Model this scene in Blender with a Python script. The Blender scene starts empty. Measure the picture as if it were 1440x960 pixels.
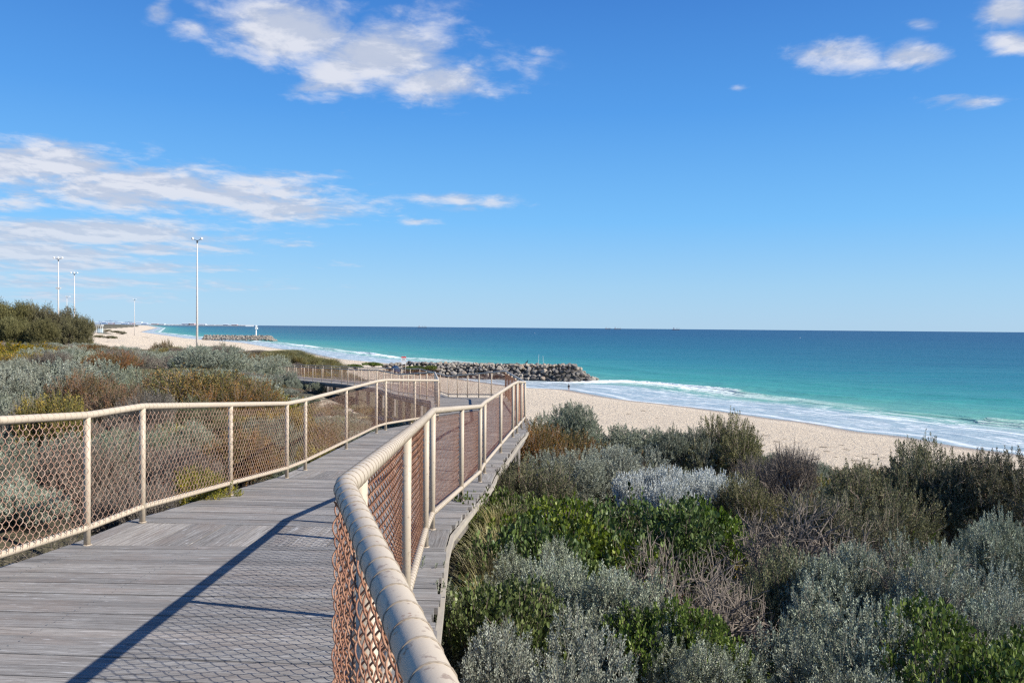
import bpy, math, random
import numpy as np
from mathutils import Vector, Matrix

random.seed(7)
RS = np.random.RandomState
CZ = 14.0            # camera height above the sea
F = 1162.0           # focal length in photograph pixels
scene = bpy.context.scene
COL = scene.collection

def yh(px): return 454.4 + 0.00877 * px
def at(px, py, Y):
    """world point seen at photograph pixel (px,py) at forward distance Y"""
    return Vector(((px - 720) / F * Y, Y, CZ - (py - yh(px)) / F * Y))

# ------------------------------------------------------------------ helpers
class MB:
    """collects geometry, then links it as one mesh object"""
    def __init__(s):
        s.v = []; s.f = []; s.t = []; s.uv = []; s.n = 0; s.has_uv = False
    def add(s, V, Fc, tint=None, uv=None):
        V = np.asarray(V, float).reshape(-1, 3); Fc = np.asarray(Fc, int)
        s.v.append(V); s.f.append(Fc + s.n)
        if tint is None: tint = np.zeros(len(V))
        elif np.isscalar(tint): tint = np.full(len(V), float(tint))
        s.t.append(np.asarray(tint, float)); s.n += len(V)
        if uv is not None: s.has_uv = True
        s.uv.append(np.zeros((Fc.size, 2)) if uv is None else np.asarray(uv, float).reshape(-1, 2))
    def mesh(s, name, mat, smooth=False):
        me = bpy.data.meshes.new(name)
        V = np.concatenate(s.v); T = np.concatenate(s.t)
        loops = np.concatenate([a.ravel() for a in s.f])
        sizes = np.concatenate([np.full(len(a), a.shape[1]) for a in s.f])
        starts = np.concatenate([[0], np.cumsum(sizes)[:-1]])
        me.vertices.add(len(V)); me.vertices.foreach_set('co', V.astype(np.float32).ravel())
        me.loops.add(len(loops)); me.loops.foreach_set('vertex_index', loops.astype(np.int32))
        me.polygons.add(len(sizes)); me.polygons.foreach_set('loop_start', starts.astype(np.int32))
        me.polygons.foreach_set('loop_total', sizes.astype(np.int32))
        me.polygons.foreach_set('use_smooth', np.full(len(sizes), bool(smooth)))
        a = me.attributes.new('tint', 'FLOAT', 'POINT'); a.data.foreach_set('value', T.astype(np.float32))
        if s.has_uv:
            l = me.uv_layers.new(name='UVMap'); l.data.foreach_set('uv', np.concatenate(s.uv).astype(np.float32).ravel())
        me.update(calc_edges=True)
        if mat: me.materials.append(mat)
        return me
    def build(s, name, mat, parent=None, smooth=False):
        o = bpy.data.objects.new(name, s.mesh(name, mat, smooth)); COL.objects.link(o)
        if parent: o.parent = parent
        return o
    # ---- shapes
    def box(s, c, size, tint=0, rot=None):
        x, y, z = [q / 2 for q in size]
        V = np.array([[i, j, k] for i in (-x, x) for j in (-y, y) for k in (-z, z)], float)
        if rot is not None: V = V @ np.array(rot.to_3x3()).T
        s.add(V + np.array(c), [[0,1,3,2],[4,6,7,5],[0,4,5,1],[2,3,7,6],[0,2,6,4],[1,5,7,3]], tint)
    def hexa(s, P8, tint=0, uv=None):
        """8 corners: bottom 4 (ccw) then top 4"""
        s.add(P8, [[3,2,1,0],[4,5,6,7],[0,1,5,4],[1,2,6,5],[2,3,7,6],[3,0,4,7]], tint, uv)
    def tube(s, P, r, n=8, tint=0, cap=True):
        P = np.asarray(P, float); m = len(P)
        r = np.full(m, float(r)) if np.isscalar(r) else np.asarray(r, float)
        T = np.gradient(P, axis=0); T /= np.linalg.norm(T, axis=1)[:, None] + 1e-9
        up = np.array([0, 0, 1.0]) if abs(T[0, 2]) < .9 else np.array([1.0, 0, 0])
        u = np.cross(T[0], up); u /= np.linalg.norm(u)
        a = np.arange(n) * 2 * np.pi / n
        V = []
        for i in range(m):
            u = u - T[i] * u.dot(T[i]); u /= np.linalg.norm(u); w = np.cross(T[i], u)
            V.append(P[i] + r[i] * (np.cos(a)[:, None] * u + np.sin(a)[:, None] * w))
        V = np.concatenate(V)
        i = np.arange(m - 1)[:, None] * n; j = np.arange(n)[None]; k = (np.arange(n) + 1) % n
        Fq = np.stack([i + j, i + k[None], i + n + k[None], i + n + j], -1).reshape(-1, 4)
        s.add(V, Fq, tint)
        if cap: s.f.append(np.array([list(range(n))[::-1], list(range((m - 1) * n, m * n))]) + s.n - m * n); s.uv.append(np.zeros((2 * n, 2)))
    def prisms(s, A, B, ra, rb, n=3, tint=None):
        """many straight tapered sticks at once"""
        A = np.asarray(A); B = np.asarray(B); N = len(A)
        D = B - A; D /= np.linalg.norm(D, axis=1)[:, None] + 1e-9
        ref = np.where(np.abs(D[:, 2:3]) < .9, [[0, 0, 1.0]], [[1.0, 0, 0]])
        u = np.cross(D, ref); u /= np.linalg.norm(u, axis=1)[:, None] + 1e-9; w = np.cross(D, u)
        a = np.arange(n) * 2 * np.pi / n
        ra = np.broadcast_to(ra, (N,)); rb = np.broadcast_to(rb, (N,))
        ring = np.cos(a)[None, :, None] * u[:, None] + np.sin(a)[None, :, None] * w[:, None]
        V = np.concatenate([A[:, None] + ring * ra[:, None, None], B[:, None] + ring * rb[:, None, None]], 1)
        j = np.arange(n); k = (j + 1) % n
        Fq = np.stack([j, k, n + k, n + j], -1)
        Fq = (np.arange(N)[:, None, None] * 2 * n + Fq[None]).reshape(-1, 4)
        t = np.repeat(np.zeros(N) if tint is None else tint, 2 * n)
        s.add(V, Fq, t)
    def torus(s, C, N_, R, r, n=12, m=4, tint=0):
        N_ = np.array(N_, float); N_ /= np.linalg.norm(N_)
        ref = np.array([0, 0, 1.0]) if abs(N_[2]) < .9 else np.array([1.0, 0, 0])
        u = np.cross(N_, ref); u /= np.linalg.norm(u); w = np.cross(N_, u)
        a = np.arange(n) * 2 * np.pi / n; b = np.arange(m) * 2 * np.pi / m
        d = np.cos(a)[:, None] * u + np.sin(a)[:, None] * w
        V = np.array(C) + d[:, None] * (R + r * np.cos(b))[None, :, None] + (r * np.sin(b))[None, :, None] * N_
        i, j = np.meshgrid(np.arange(n), np.arange(m), indexing='ij'); i2 = (i + 1) % n; j2 = (j + 1) % m
        s.add(V.reshape(-1, 3), np.stack([i*m+j, i2*m+j, i2*m+j2, i*m+j2], -1).reshape(-1, 4), tint)
    def lathe(s, prof, c=(0, 0, 0), n=12, tint=0):
        prof = np.asarray(prof, float); m = len(prof); a = np.arange(n) * 2 * np.pi / n
        V = np.stack([prof[:, None, 0] * np.cos(a), prof[:, None, 0] * np.sin(a), np.repeat(prof[:, 1:2], n, 1)], -1).reshape(-1, 3)
        i, j = np.meshgrid(np.arange(m - 1), np.arange(n), indexing='ij'); k = (j + 1) % n
        s.add(V + np.array(c), np.stack([i*n+j, i*n+k, (i+1)*n+k, (i+1)*n+j], -1).reshape(-1, 4), tint)

def tag(o, label=None, cat=None, group=None, kind=None):
    if label: o['label'] = label
    if cat: o['category'] = cat
    if group: o['group'] = group
    if kind: o['kind'] = kind
    return o
def empty(name, loc, rz=0):
    o = bpy.data.objects.new(name, None); COL.objects.link(o)
    o.location = loc; o.rotation_euler = (0, 0, rz); o.empty_display_size = .2
    return o
def link_mesh(name, me, parent):
    o = bpy.data.objects.new(name, me); COL.objects.link(o); o.parent = parent
    return o

# ------------------------------------------------------------------ node helpers
class NT:
    def __init__(s, tree): s.t = tree; s.n = tree.nodes; s.l = tree.links
    def new(s, kind, **kw):
        n = s.n.new(kind)
        for k, v in kw.items(): setattr(n, k, v)
        return n
    def put(s, inp, v):
        if isinstance(v, bpy.types.NodeSocket): s.l.new(v, inp)
        elif v is not None: inp.default_value = v
    def math(s, op, a, b=None, c=None, clamp=False):
        n = s.new('ShaderNodeMath', operation=op, use_clamp=clamp)
        for i, q in enumerate((a, b, c)):
            if q is not None: s.put(n.inputs[i], q)
        return n.outputs[0]
    def noise(s, vec, scale, detail=4, rough=.55, dist=0, out='Fac', dim='3D'):
        n = s.new('ShaderNodeTexNoise', noise_dimensions=dim)
        if vec is not None: s.l.new(vec, n.inputs['Vector'])
        n.inputs['Scale'].default_value = scale; n.inputs['Detail'].default_value = detail
        n.inputs['Roughness'].default_value = rough; n.inputs['Distortion'].default_value = dist
        return n.outputs[out]
    def map(s, vec, scale=(1, 1, 1), loc=(0, 0, 0)):
        n = s.new('ShaderNodeMapping'); s.l.new(vec, n.inputs[0]); n.inputs['Scale'].default_value = scale; n.inputs['Location'].default_value = loc
        return n.outputs[0]
    def ramp(s, fac, stops, interp='LINEAR'):
        n = s.new('ShaderNodeValToRGB'); n.color_ramp.interpolation = interp
        e = n.color_ramp.elements
        while len(e) < len(stops): e.new(.5)
        for el, (p, c) in zip(e, stops):
            el.position = p; el.color = tuple(c) + (1,) if len(c) == 3 else c
        s.put(n.inputs[0], fac); return n.outputs[0]
    def mix(s, fac, a, b, mode='MIX'):
        n = s.new('ShaderNodeMix', data_type='RGBA', blend_type=mode)
        s.put(n.inputs[0], fac)
        for i, q in ((6, a), (7, b)):
            s.put(n.inputs[i], tuple(q) + (1,) if isinstance(q, (tuple, list)) and len(q) == 3 else q)
        return n.outputs[2]
    def range(s, v, a, b, c=0, d=1, smooth=False):
        n = s.new('ShaderNodeMapRange', interpolation_type='SMOOTHSTEP' if smooth else 'LINEAR')
        s.put(n.inputs[0], v)
        for i, q in enumerate((a, b, c, d)): s.put(n.inputs[i + 1], q)
        return n.outputs[0]
    def attr(s, name):
        n = s.new('ShaderNodeAttribute', attribute_name=name); return n.outputs['Fac']
    def bump(s, h, strength=.3, dist=.01, normal=None):
        n = s.new('ShaderNodeBump'); n.inputs['Strength'].default_value = strength; n.inputs['Distance'].default_value = dist
        s.l.new(h, n.inputs['Height'])
        if normal: s.l.new(normal, n.inputs['Normal'])
        return n.outputs[0]

def mat(name):
    m = bpy.data.materials.new(name); m.use_nodes = True
    t = NT(m.node_tree); b = m.node_tree.nodes['Principled BSDF']
    return m, t, b
def simple(name, c, rough=.6, spec=.3, var=.25, scale=8, metallic=0, bump=.1):
    m, t, b = mat(name)
    co = t.new('ShaderNodeTexCoord').outputs['Object']
    f = t.noise(co, scale, 5)
    t.put(b.inputs['Base Color'], t.mix(f, tuple(q * (1 - var) for q in c), tuple(min(1, q * (1 + var)) for q in c)))
    b.inputs['Roughness'].default_value = rough; b.inputs['Specular IOR Level'].default_value = spec
    b.inputs['Metallic'].default_value = metallic
    if bump: t.put(b.inputs['Normal'], t.bump(t.noise(co, scale * 4, 4), bump, .01))
    return m

def m_paint():
    m, t, b = mat('cream_paint')
    co = t.new('ShaderNodeTexCoord').outputs['Object']
    f = t.noise(co, 3, 6, .6); g = t.noise(co, 45, 4, .7); g2 = t.noise(co, 9, 6, .7)
    c = t.mix(f, (.42, .35, .265), (.52, .435, .33))
    c = t.mix(t.range(g, .585, .66), c, (.30, .23, .17))
    c = t.mix(t.range(t.math('ADD', t.math('MULTIPLY', g2, .6), t.math('MULTIPLY', g, .4)), .60, .64), c, (.24, .115, .055))
    # rings of tie wire carry tint 1
    c = t.mix(t.math('MULTIPLY', t.attr('tint'), .8), c, (.20, .16, .12))
    t.put(b.inputs['Base Color'], c); b.inputs['Roughness'].default_value = .5
    b.inputs['Specular IOR Level'].default_value = .35
    t.put(b.inputs['Normal'], t.bump(g, .25, .002)); return m
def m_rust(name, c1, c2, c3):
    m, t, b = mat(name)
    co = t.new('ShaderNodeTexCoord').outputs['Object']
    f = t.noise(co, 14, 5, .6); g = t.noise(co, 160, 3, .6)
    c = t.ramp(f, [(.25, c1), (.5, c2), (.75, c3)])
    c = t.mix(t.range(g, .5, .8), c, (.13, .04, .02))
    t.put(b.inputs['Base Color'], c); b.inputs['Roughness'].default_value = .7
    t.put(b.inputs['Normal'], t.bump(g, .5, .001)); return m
def m_deck():
    m, t, b = mat('weathered_timber')
    uv = t.new('ShaderNodeTexCoord').outputs['UV']
    gr = t.noise(t.map(uv, (2.2, 55, 1)), 1, 8, .72, dim='2D', dist=.4)
    gf = t.noise(t.map(uv, (9, 300, 1)), 1, 4, .7, dim='2D')
    bl = t.noise(t.map(uv, (1.3, 3.5, 1)), 1, 5, .6, dim='2D')
    sp = t.noise(t.map(uv, (5, 40, 1)), 1, 5, .6, dim='2D')
    c = t.ramp(gr, [(.26, (.105, .096, .085)), (.42, (.215, .203, .187)), (.58, (.31, .30, .28)), (.76, (.47, .46, .435))])
    c = t.mix(.85, c, t.ramp(t.attr('tint'), [(0, (.62, .60, .60)), (.5, (.86, .84, .84)), (1, (1.14, 1.08, 1.04))]), 'MULTIPLY')
    c = t.mix(t.range(bl, .48, .68), c, t.mix(.45, c, (.24, .195, .165)))
    c = t.mix(t.math('MULTIPLY', t.range(sp, .64, .72), .5), c, (.6, .59, .58))
    c = t.mix(t.math('MULTIPLY', t.range(gf, .57, .68), .85), c, (.08, .07, .062))
    # nail heads and cracks
    t.put(b.inputs['Base Color'], c); b.inputs['Roughness'].default_value = .85
    b.inputs['Specular IOR Level'].default_value = .2
    h = t.math('ADD', gr, t.math('MULTIPLY', gf, -.6))
    t.put(b.inputs['Normal'], t.bump(h, .5, .003)); return m
def m_leaf(name, cols, trans=.25, rough=.55, spec=.25, objvar=.3):
    """cols: ramp over the per-leaf tint"""
    m, t, b = mat(name)
    tint = t.attr('tint'); n = len(cols)
    c = t.ramp(tint, [(i / max(1, n - 1), q) for i, q in enumerate(cols)])
    r = t.new('ShaderNodeObjectInfo').outputs['Random']
    hs = t.new('ShaderNodeHueSaturation'); t.l.new(c, hs.inputs['Color'])
    t.put(hs.inputs['Value'], t.range(r, 0, 1, 1 - objvar, 1 + objvar))
    r2 = t.math('FRACT', t.math('MULTIPLY', r, 7.13))
    t.put(hs.inputs['Hue'], t.range(r2, 0, 1, .475, .515))
    t.put(hs.inputs['Saturation'], t.range(t.math('FRACT', t.math('MULTIPLY', r, 13.7)), 0, 1, .8, 1.15))
    c = hs.outputs[0]
    t.put(b.inputs['Base Color'], c); b.inputs['Roughness'].default_value = rough
    b.inputs['Specular IOR Level'].default_value = spec
    tr = t.new('ShaderNodeBsdfTranslucent'); t.l.new(c, tr.inputs['Color'])
    mx = t.new('ShaderNodeMixShader'); mx.inputs[0].default_value = trans
    t.l.new(b.outputs[0], mx.inputs[1]); t.l.new(tr.outputs[0], mx.inputs[2])
    t.l.new(mx.outputs[0], m.node_tree.nodes['Material Output'].inputs['Surface'])
    return m
def m_terrain():
    m, t, b = mat('dune_sand')
    co = t.new('ShaderNodeTexCoord').outputs['Object']
    d = t.attr('dshore'); veg = t.attr('tint')
    n1 = t.noise(co, .35, 6, .6); n2 = t.noise(co, 2.6, 5, .65); n3 = t.noise(co, 14, 4, .7)
    sand = t.mix(n1, (.60, .49, .36), (.70, .59, .45))
    sand = t.mix(t.range(n2, .52, .70), sand, (.50, .40, .29))
    dint = t.noise(co, 1.5, 5, .7)
    sand = t.mix(t.math('MULTIPLY', t.range(dint, .46, .34, 0, .5), t.range(d, 5, 12)), sand, (.40, .315, .225))
    wr = t.noise(t.map(co, (1, 1, 1)), 1.3, 5, .75)
    band = t.math('MULTIPLY', t.range(d, 25, 29, 0, 1, True), t.range(d, 37, 34, 0, 1, True))
    sand = t.mix(t.math('MULTIPLY', band, t.range(wr, .64, .70)), sand, (.13, .10, .07))
    wet = t.range(t.math('ADD', d, t.math('MULTIPLY', t.math('SUBTRACT', t.noise(co, .12, 3), .5), 5)), 0.5, 5.5, 1, 0, True)
    sand = t.mix(wet, sand, (.31, .24, .17))
    shaded_litter = t.mix(n3, (.055, .048, .028), (.16, .14, .085))  # ground litter, darkened to carry the shade between the shrubs
    vm = t.range(t.math('ADD', veg, t.math('MULTIPLY', t.math('SUBTRACT', n2, .5), .9)), .42, .62)
    c = t.mix(vm, sand, shaded_litter)
    t.put(b.inputs['Base Color'], c)
    t.put(b.inputs['Roughness'], t.range(wet, 0, 1, .9, .25)); b.inputs['Specular IOR Level'].default_value = .3
    foot = t.noise(co, 1.5, 5, .7)
    h = t.math('ADD', t.math('MULTIPLY', foot, t.range(d, 3, 9, 0, 1)), t.math('MULTIPLY', n3, .25))
    t.put(b.inputs['Normal'], t.bump(h, 1.0, .5)); return m
def m_sea():
    m, t, b = mat('sea_water')
    co = t.new('ShaderNodeTexCoord').outputs['Object']
    ds = t.attr('dsea'); s = t.attr('along')
    lg = t.math('LOGARITHM', t.math('MAXIMUM', ds, 1.0), 10)
    big = t.noise(co, .012, 4, .6); med = t.noise(t.map(co, (.02, .05, 1)), 1, 5, .6)
    far = t.noise(t.map(co, (.0008, .004, 1)), 1, 4, .6)
    lgw = t.math('ADD', lg, t.math('MULTIPLY', t.math('SUBTRACT', med, .5), .35))
    lgw = t.math('ADD', lgw, t.math('MULTIPLY', t.math('SUBTRACT', far, .5), .5))
    c = t.ramp(t.range(lgw, 1.0, 4.0), [(0, (.22, .36, .33)), (.14, (.12, .31, .225)), (.25, (.036, .24, .195)),
        (.37, (.012, .145, .165)), (.5, (.006, .086, .130)), (.68, (.004, .050, .102)), (1, (.003, .033, .085))])
    # along-shore coordinate for stretched patterns
    cb = t.new('ShaderNodeCombineXYZ'); t.put(cb.inputs[0], s); t.put(cb.inputs[1], ds)
    p = cb.outputs[0]
    wob = t.math('MULTIPLY', t.math('SUBTRACT', t.noise(t.map(p, (.035, .0, 1)), 1, 3, .55), .5), 12)
    w = t.math('ADD', ds, wob)
    # swash: thin water over sand with foam lace
    sw = t.range(w, 24, 15, 0, 1, True)
    c = t.mix(t.math('MULTIPLY', sw, .85), c, (.33, .385, .41))
    lace1 = t.noise(t.map(p, (.12, .55, 1)), 1, 7, .68, dist=.8)
    lace2 = t.noise(t.map(p, (.35, 1.6, 1)), 1, 5, .7, dist=.5)
    lm = t.math('ADD', t.math('MULTIPLY', lace1, .6), t.math('MULTIPLY', lace2, .4))
    lacem = t.math('MULTIPLY', t.range(lm, .48, .585, 0, 1, True), t.range(w, 30, 24, 0, 1, True))
    lacem = t.math('MULTIPLY', lacem, t.range(w, 1.5, 9, .2, .68))
    # leading edge of the swash
    edge = t.math('MULTIPLY', t.range(t.math('ABSOLUTE', t.math('SUBTRACT', w, 1.2)), .2, 1.3, 1, 0, True), .6)
    # breaker: solid foam
    brn = t.noise(t.map(p, (.18, .6, 1)), 1, 6, .7)
    on = t.attr('tint')
    br = t.range(t.math('ABSOLUTE', t.math('SUBTRACT', t.math('ADD', w, t.math('MULTIPLY', t.math('SUBTRACT', brn, .5), 9)), 28)), 1.0, 3.8, 1, 0, True)
    br = t.math('MULTIPLY', br, on)
    # scattered white caps further out
    cap = t.noise(t.map(p, (.05, .35, 1)), 1, 5, .6, dist=.3)
    capm = t.math('MULTIPLY', t.range(cap, .72, .77), t.math('MULTIPLY', t.range(ds, 34, 40), t.range(ds, 110, 70)))
    foam = t.math('MAXIMUM', t.math('MAXIMUM', lacem, br), t.math('MAXIMUM', edge, t.math('MULTIPLY', capm, .8)))
    foam = t.math('MAXIMUM', foam, t.range(t.math('ADD', t.attr('tip'), t.math('MULTIPLY', t.math('SUBTRACT', lace2, .5), 1.2)), .3, .6))
    foam = t.math('MINIMUM', foam, 1)
    c = t.mix(foam, c, (.80, .82, .82))
    rip = t.noise(t.map(co, (.05, .35, 1)), 1, 6, .65)
    c = t.mix(t.math('MULTIPLY', t.range(rip, .45, .3), t.range(foam, 0, .5, .45, 0)), c, t.mix(.4, c, (.0, .03, .06)))  # shading of the swell lines put into the water colour as dark streaks
    t.put(b.inputs['Base Color'], c)
    t.put(b.inputs['Roughness'], t.range(foam, 0, 1, .32, .8))
    t.put(b.inputs['Specular IOR Level'], t.range(lg, 1.2, 2.4, .22, .09))
    h1 = t.noise(t.map(co, (.55, .9, 1)), 1, 6, .62); h2 = t.noise(t.map(co, (.06, .16, 1)), 1, 4, .6)
    h3 = t.noise(t.map(co, (.006, .02, 1)), 1, 4, .6)
    h = t.math('ADD', t.math('MULTIPLY', h1, .5), t.math('ADD', t.math('MULTIPLY', h2, 2.2), t.math('MULTIPLY', h3, 9)))
    t.put(b.inputs['Normal'], t.bump(h, .9, .6)); return m
def m_rock():
    m, t, b = mat('granite_rock')
    co = t.new('ShaderNodeTexCoord').outputs['Object']
    r = t.new('ShaderNodeObjectInfo').outputs['Random']
    c = t.ramp(r, [(0, (.17, .155, .14)), (.25, (.31, .275, .23)), (.5, (.40, .34, .265)), (.7, (.24, .215, .19)), (.85, (.46, .41, .33)), (1, (.34, .235, .16))])
    n = t.noise(co, 2.2, 6, .65)
    c = t.mix(t.range(n, .3, .7, .1, .8), c, t.mix(.5, c, (.12, .10, .09)))
    t.put(b.inputs['Base Color'], c); b.inputs['Roughness'].default_value = .85
    t.put(b.inputs['Normal'], t.bump(t.noise(co, 5, 6, .7), .8, .15)); return m

PAINT = m_paint(); RUST = m_rust('rusty_wire', (.13, .05, .028), (.27, .125, .07), (.43, .26, .165)); RUSTL = m_rust('sunlit_rusty_wire', (.20, .09, .055), (.39, .235, .165), (.57, .43, .33)); DECK = m_deck(); ROCK = m_rock()  # left fence wire: paler rust, its brighter sunlight painted into the colour
PILE = simple('pile_timber', (.20, .18, .165), .85, .2, .45, 5, bump=.6)
BEAMP = simple('edge_beam_timber', (.36, .32, .265), .8, .2, .3, 4, bump=.4)
RUSTP = simple('rusty_steel', (.16, .065, .04), .8, .2, .4, 12)
WHITE = simple('white_paint', (.74, .74, .72), .5, .3, .06, 2)
GALV = simple('galvanised_steel', (.56, .52, .48), .5, .4, .12, 3)
DARK = simple('dark_metal', (.12, .13, .14), .6, .3, .2, 3)
BARK = simple('grey_bark', (.20, .155, .125), .9, .1, .45, 20, bump=.5)
TWIG = simple('dead_twig', (.20, .165, .135), .9, .1, .45, 9, bump=.3)
PALESTEM = simple('pale_stem', (.19, .18, .145), .9, .1, .3, 20, bump=0)

# ------------------------------------------------------------------ shoreline and terrain
SHORE = np.array([(260,-320),(130,-40),(100,20),(75,62),(57.3,96.7),(54.6,101),(53,109),(48.4,114.5),(45.3,125.5),(41.4,131),(35.6,143),
    (30.4,151.8),(22.4,162.6),(13,188),(3.3,193),(-14,222),(-30,262),(-42,307),(-72.5,350),(-131,477),(-216,662),(-330,840),(-667,1489),(-1500,3500),(-4200,9500),(-9000,20000)], float)
def shore_dist(X, Y):
    """signed: + inland, - offshore; and distance along the shoreline"""
    X = np.asarray(X, float); Y = np.asarray(Y, float)
    best = np.full(X.shape, 1e18); sg = np.zeros(X.shape); al = np.zeros(X.shape); acc = 0
    for a, b in zip(SHORE[:-1], SHORE[1:]):
        d = b - a; L = np.hypot(*d); u = d / L
        t = np.clip((X - a[0]) * u[0] + (Y - a[1]) * u[1], 0, L)
        px = X - a[0] - u[0] * t; py = Y - a[1] - u[1] * t
        q = px * px + py * py; m = q < best - 1e-9
        best = np.where(m, q, best); cr = u[0] * py - u[1] * px
        sg = np.where(m, np.sign(cr), sg); al = np.where(m, acc + t, al); acc += L
    return np.sqrt(best) * np.where(sg == 0, 1, sg), al
_r = RS(3)
_SIN = [(_r.uniform(0, 6.28), _r.uniform(0, 6.28), w) for w in (45, 31, 22, 14, 9, 6.5, 4.2, 2.9) for _ in range(2)]
def sines(X, Y, lo=0, hi=99):
    z = 0
    for a, p, w in _SIN:
        if lo <= w <= hi: z = z + np.sin((X * math.cos(a) + Y * math.sin(a)) * 6.283 / w + p) * w
    return z
def gauss(X, Y, cx, cy, rx, ry, a): return a * np.exp(-((X - cx) / rx) ** 2 - ((Y - cy) / ry) ** 2)

# stations of the boardwalk: inner (left) point, outer (right) point, depth of the deck below the camera
ST = [((-3.45,-.4),(.33,-.5),1.41), ((-3.36,2.4),(-.425,2.1),1.41), ((-3.25,6.32),(-.656,6.35),1.70), ((-3.17,7.09),(-.66,6.93),1.705),
      ((-3.01,11.07),(-.41,10.9),2.045), ((-2.93,11.74),(-.375,11.6),2.055), ((-2.60,15.9),(.03,15.5),2.06), ((-2.50,16.4),(.11,16.1),2.065),
      ((-1.83,20.6),(.33,20.2),2.335), ((-2.7,29.0),(-.22,30.3),2.60), ((-5.6,41.0),(-3.05,39.8),3.38), ((-7.5,46.0),(-5.3,47.6),3.43),
      ((-11.4,55.4),(-9.2,57.0),3.88), ((-21.0,71.0),(-19.2,73.0),4.45), ((-30.0,76.5),(-29.2,79.0),4.6), ((-52,86),(-51.4,88.6),4.85), ((-70,92),(-69.4,94.6),4.9)]
LF = [(a[0], a[1], CZ - h) for a, b, h in ST]
RF = [(b[0], b[1], CZ - h) for a, b, h in ST]
CTR = np.array([((a[0]+b[0])/2, (a[1]+b[1])/2, CZ - h) for a, b, h in ST])
def path_dist(X, Y):
    X = np.asarray(X, float); Y = np.asarray(Y, float); best = np.full(X.shape, 1e9); z = np.zeros(X.shape)
    for a, b in zip(CTR[:-1], CTR[1:]):
        d = b[:2] - a[:2]; L = np.hypot(*d); u = d / L
        t = np.clip((X - a[0]) * u[0] + (Y - a[1]) * u[1], 0, L)
        q = np.hypot(X - a[0] - u[0] * t, Y - a[1] - u[1] * t); m = q < best
        best = np.where(m, q, best); z = np.where(m, a[2] + (b[2] - a[2]) * t / L, z)
    return best, z
def terrain(X, Y):
    X = np.asarray(X, float); Y = np.asarray(Y, float)
    d, _ = shore_dist(X, Y)
    p1 = np.interp(d, [-400,-60,-15,0,10,35,42,50,60,72,80,86,95,400], [-12,-2.2,-.55,0,.5,1.35,2.1,3.3,5.1,7.6,9.0,10.1,10.5,10.6])
    p2 = np.interp(d, [-400,-60,-15,0,30,60,100,160,400], [-12,-2.2,-.55,0,1.9,3.4,6.0,8.0,10.0])
    k = np.clip((np.hypot(X, Y) - 125) / 90, 0, 1); k = k * k * (3 - 2 * k)
    z = p1 * (1 - k) + p2 * k
    v = np.clip((d - 40) / 35, 0, 1)
    z = z + sines(X, Y, 4, 25) * .012 * v + sines(X, Y, 2.5, 7) * .008 * np.clip((d - 12) / 20, 0, 1) * np.exp(-np.hypot(X, Y) / 300)
    z = z + gauss(X, Y, -9.5, 7, 5.5, 13, .95)
    z = z + gauss(X, Y, -27, 92, 12, 9, 2.9) + gauss(X, Y, -48, 128, 34, 48, -1.5) + gauss(X, Y, -10, 30, 6, 9, -.5)
    z = z + gauss(X, Y, -205, 400, 60, 60, 3.8) + gauss(X, Y, -150, 300, 40, 40, 1.2) + gauss(X, Y, -100, 155, 26, 30, 2.2)
    pd, pz = path_dist(X, Y)
    lim = pz - 1.05 + np.clip(pd - 1.6, 0, 99) * 1.2
    z = np.minimum(z, lim)
    return z
def tz(x, y): return float(terrain(np.array([x]), np.array([y]))[0])

def polar(r0, r1, ratio, fine, front=(-52, 62)):
    th = np.concatenate([np.arange(front[0], front[1], fine), np.arange(front[1], 360 + front[0], 3.0)])
    th = np.radians(90 - th)
    n = int(math.log(r1 / r0) / math.log(ratio)) + 1
    r = r0 * (r1 / r0) ** (np.arange(n) / (n - 1))
    R, T = np.meshgrid(r, th, indexing='ij')
    X = R * np.cos(T); Y = R * np.sin(T)
    m, k = X.shape
    i, j = np.meshgrid(np.arange(m - 1), np.arange(k), indexing='ij'); j2 = (j + 1) % k
    Fq = np.stack([i*k+j, i*k+j2, (i+1)*k+j2, (i+1)*k+j], -1).reshape(-1, 4)
    return X.ravel(), Y.ravel(), Fq[:, ::-1]
def add_attr(o, name, vals):
    a = o.data.attributes.new(name, 'FLOAT', 'POINT'); a.data.foreach_set('value', np.asarray(vals, np.float32))

X, Y, Fq = polar(.4, 9000, 1.028, .3)
Z = terrain(X, Y); D, _ = shore_dist(X, Y)
veg = np.clip((D - 58) / 12, 0, 1)
far = np.clip((np.hypot(X, Y) - 210) / 60, 0, 1)
bare = gauss(X, Y, -195, 400, 110, 140, 1.6)
veg = np.clip(veg - bare * far - far * .35 * (D < 130) - gauss(X, Y, -5, 38, 7, 9, .75) - gauss(X, Y, -31, 84, 6, 4, .5), 0, 1)
mb = MB(); mb.add(np.stack([X, Y, Z], -1), Fq, veg)
mb.add([(0, 0, Z[0] )], np.zeros((0, 3), int))
ground = mb.build('ground', m_terrain(), smooth=True); tag(ground, kind='structure')
add_attr(ground, 'dshore', np.append(D, 50))

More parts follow.
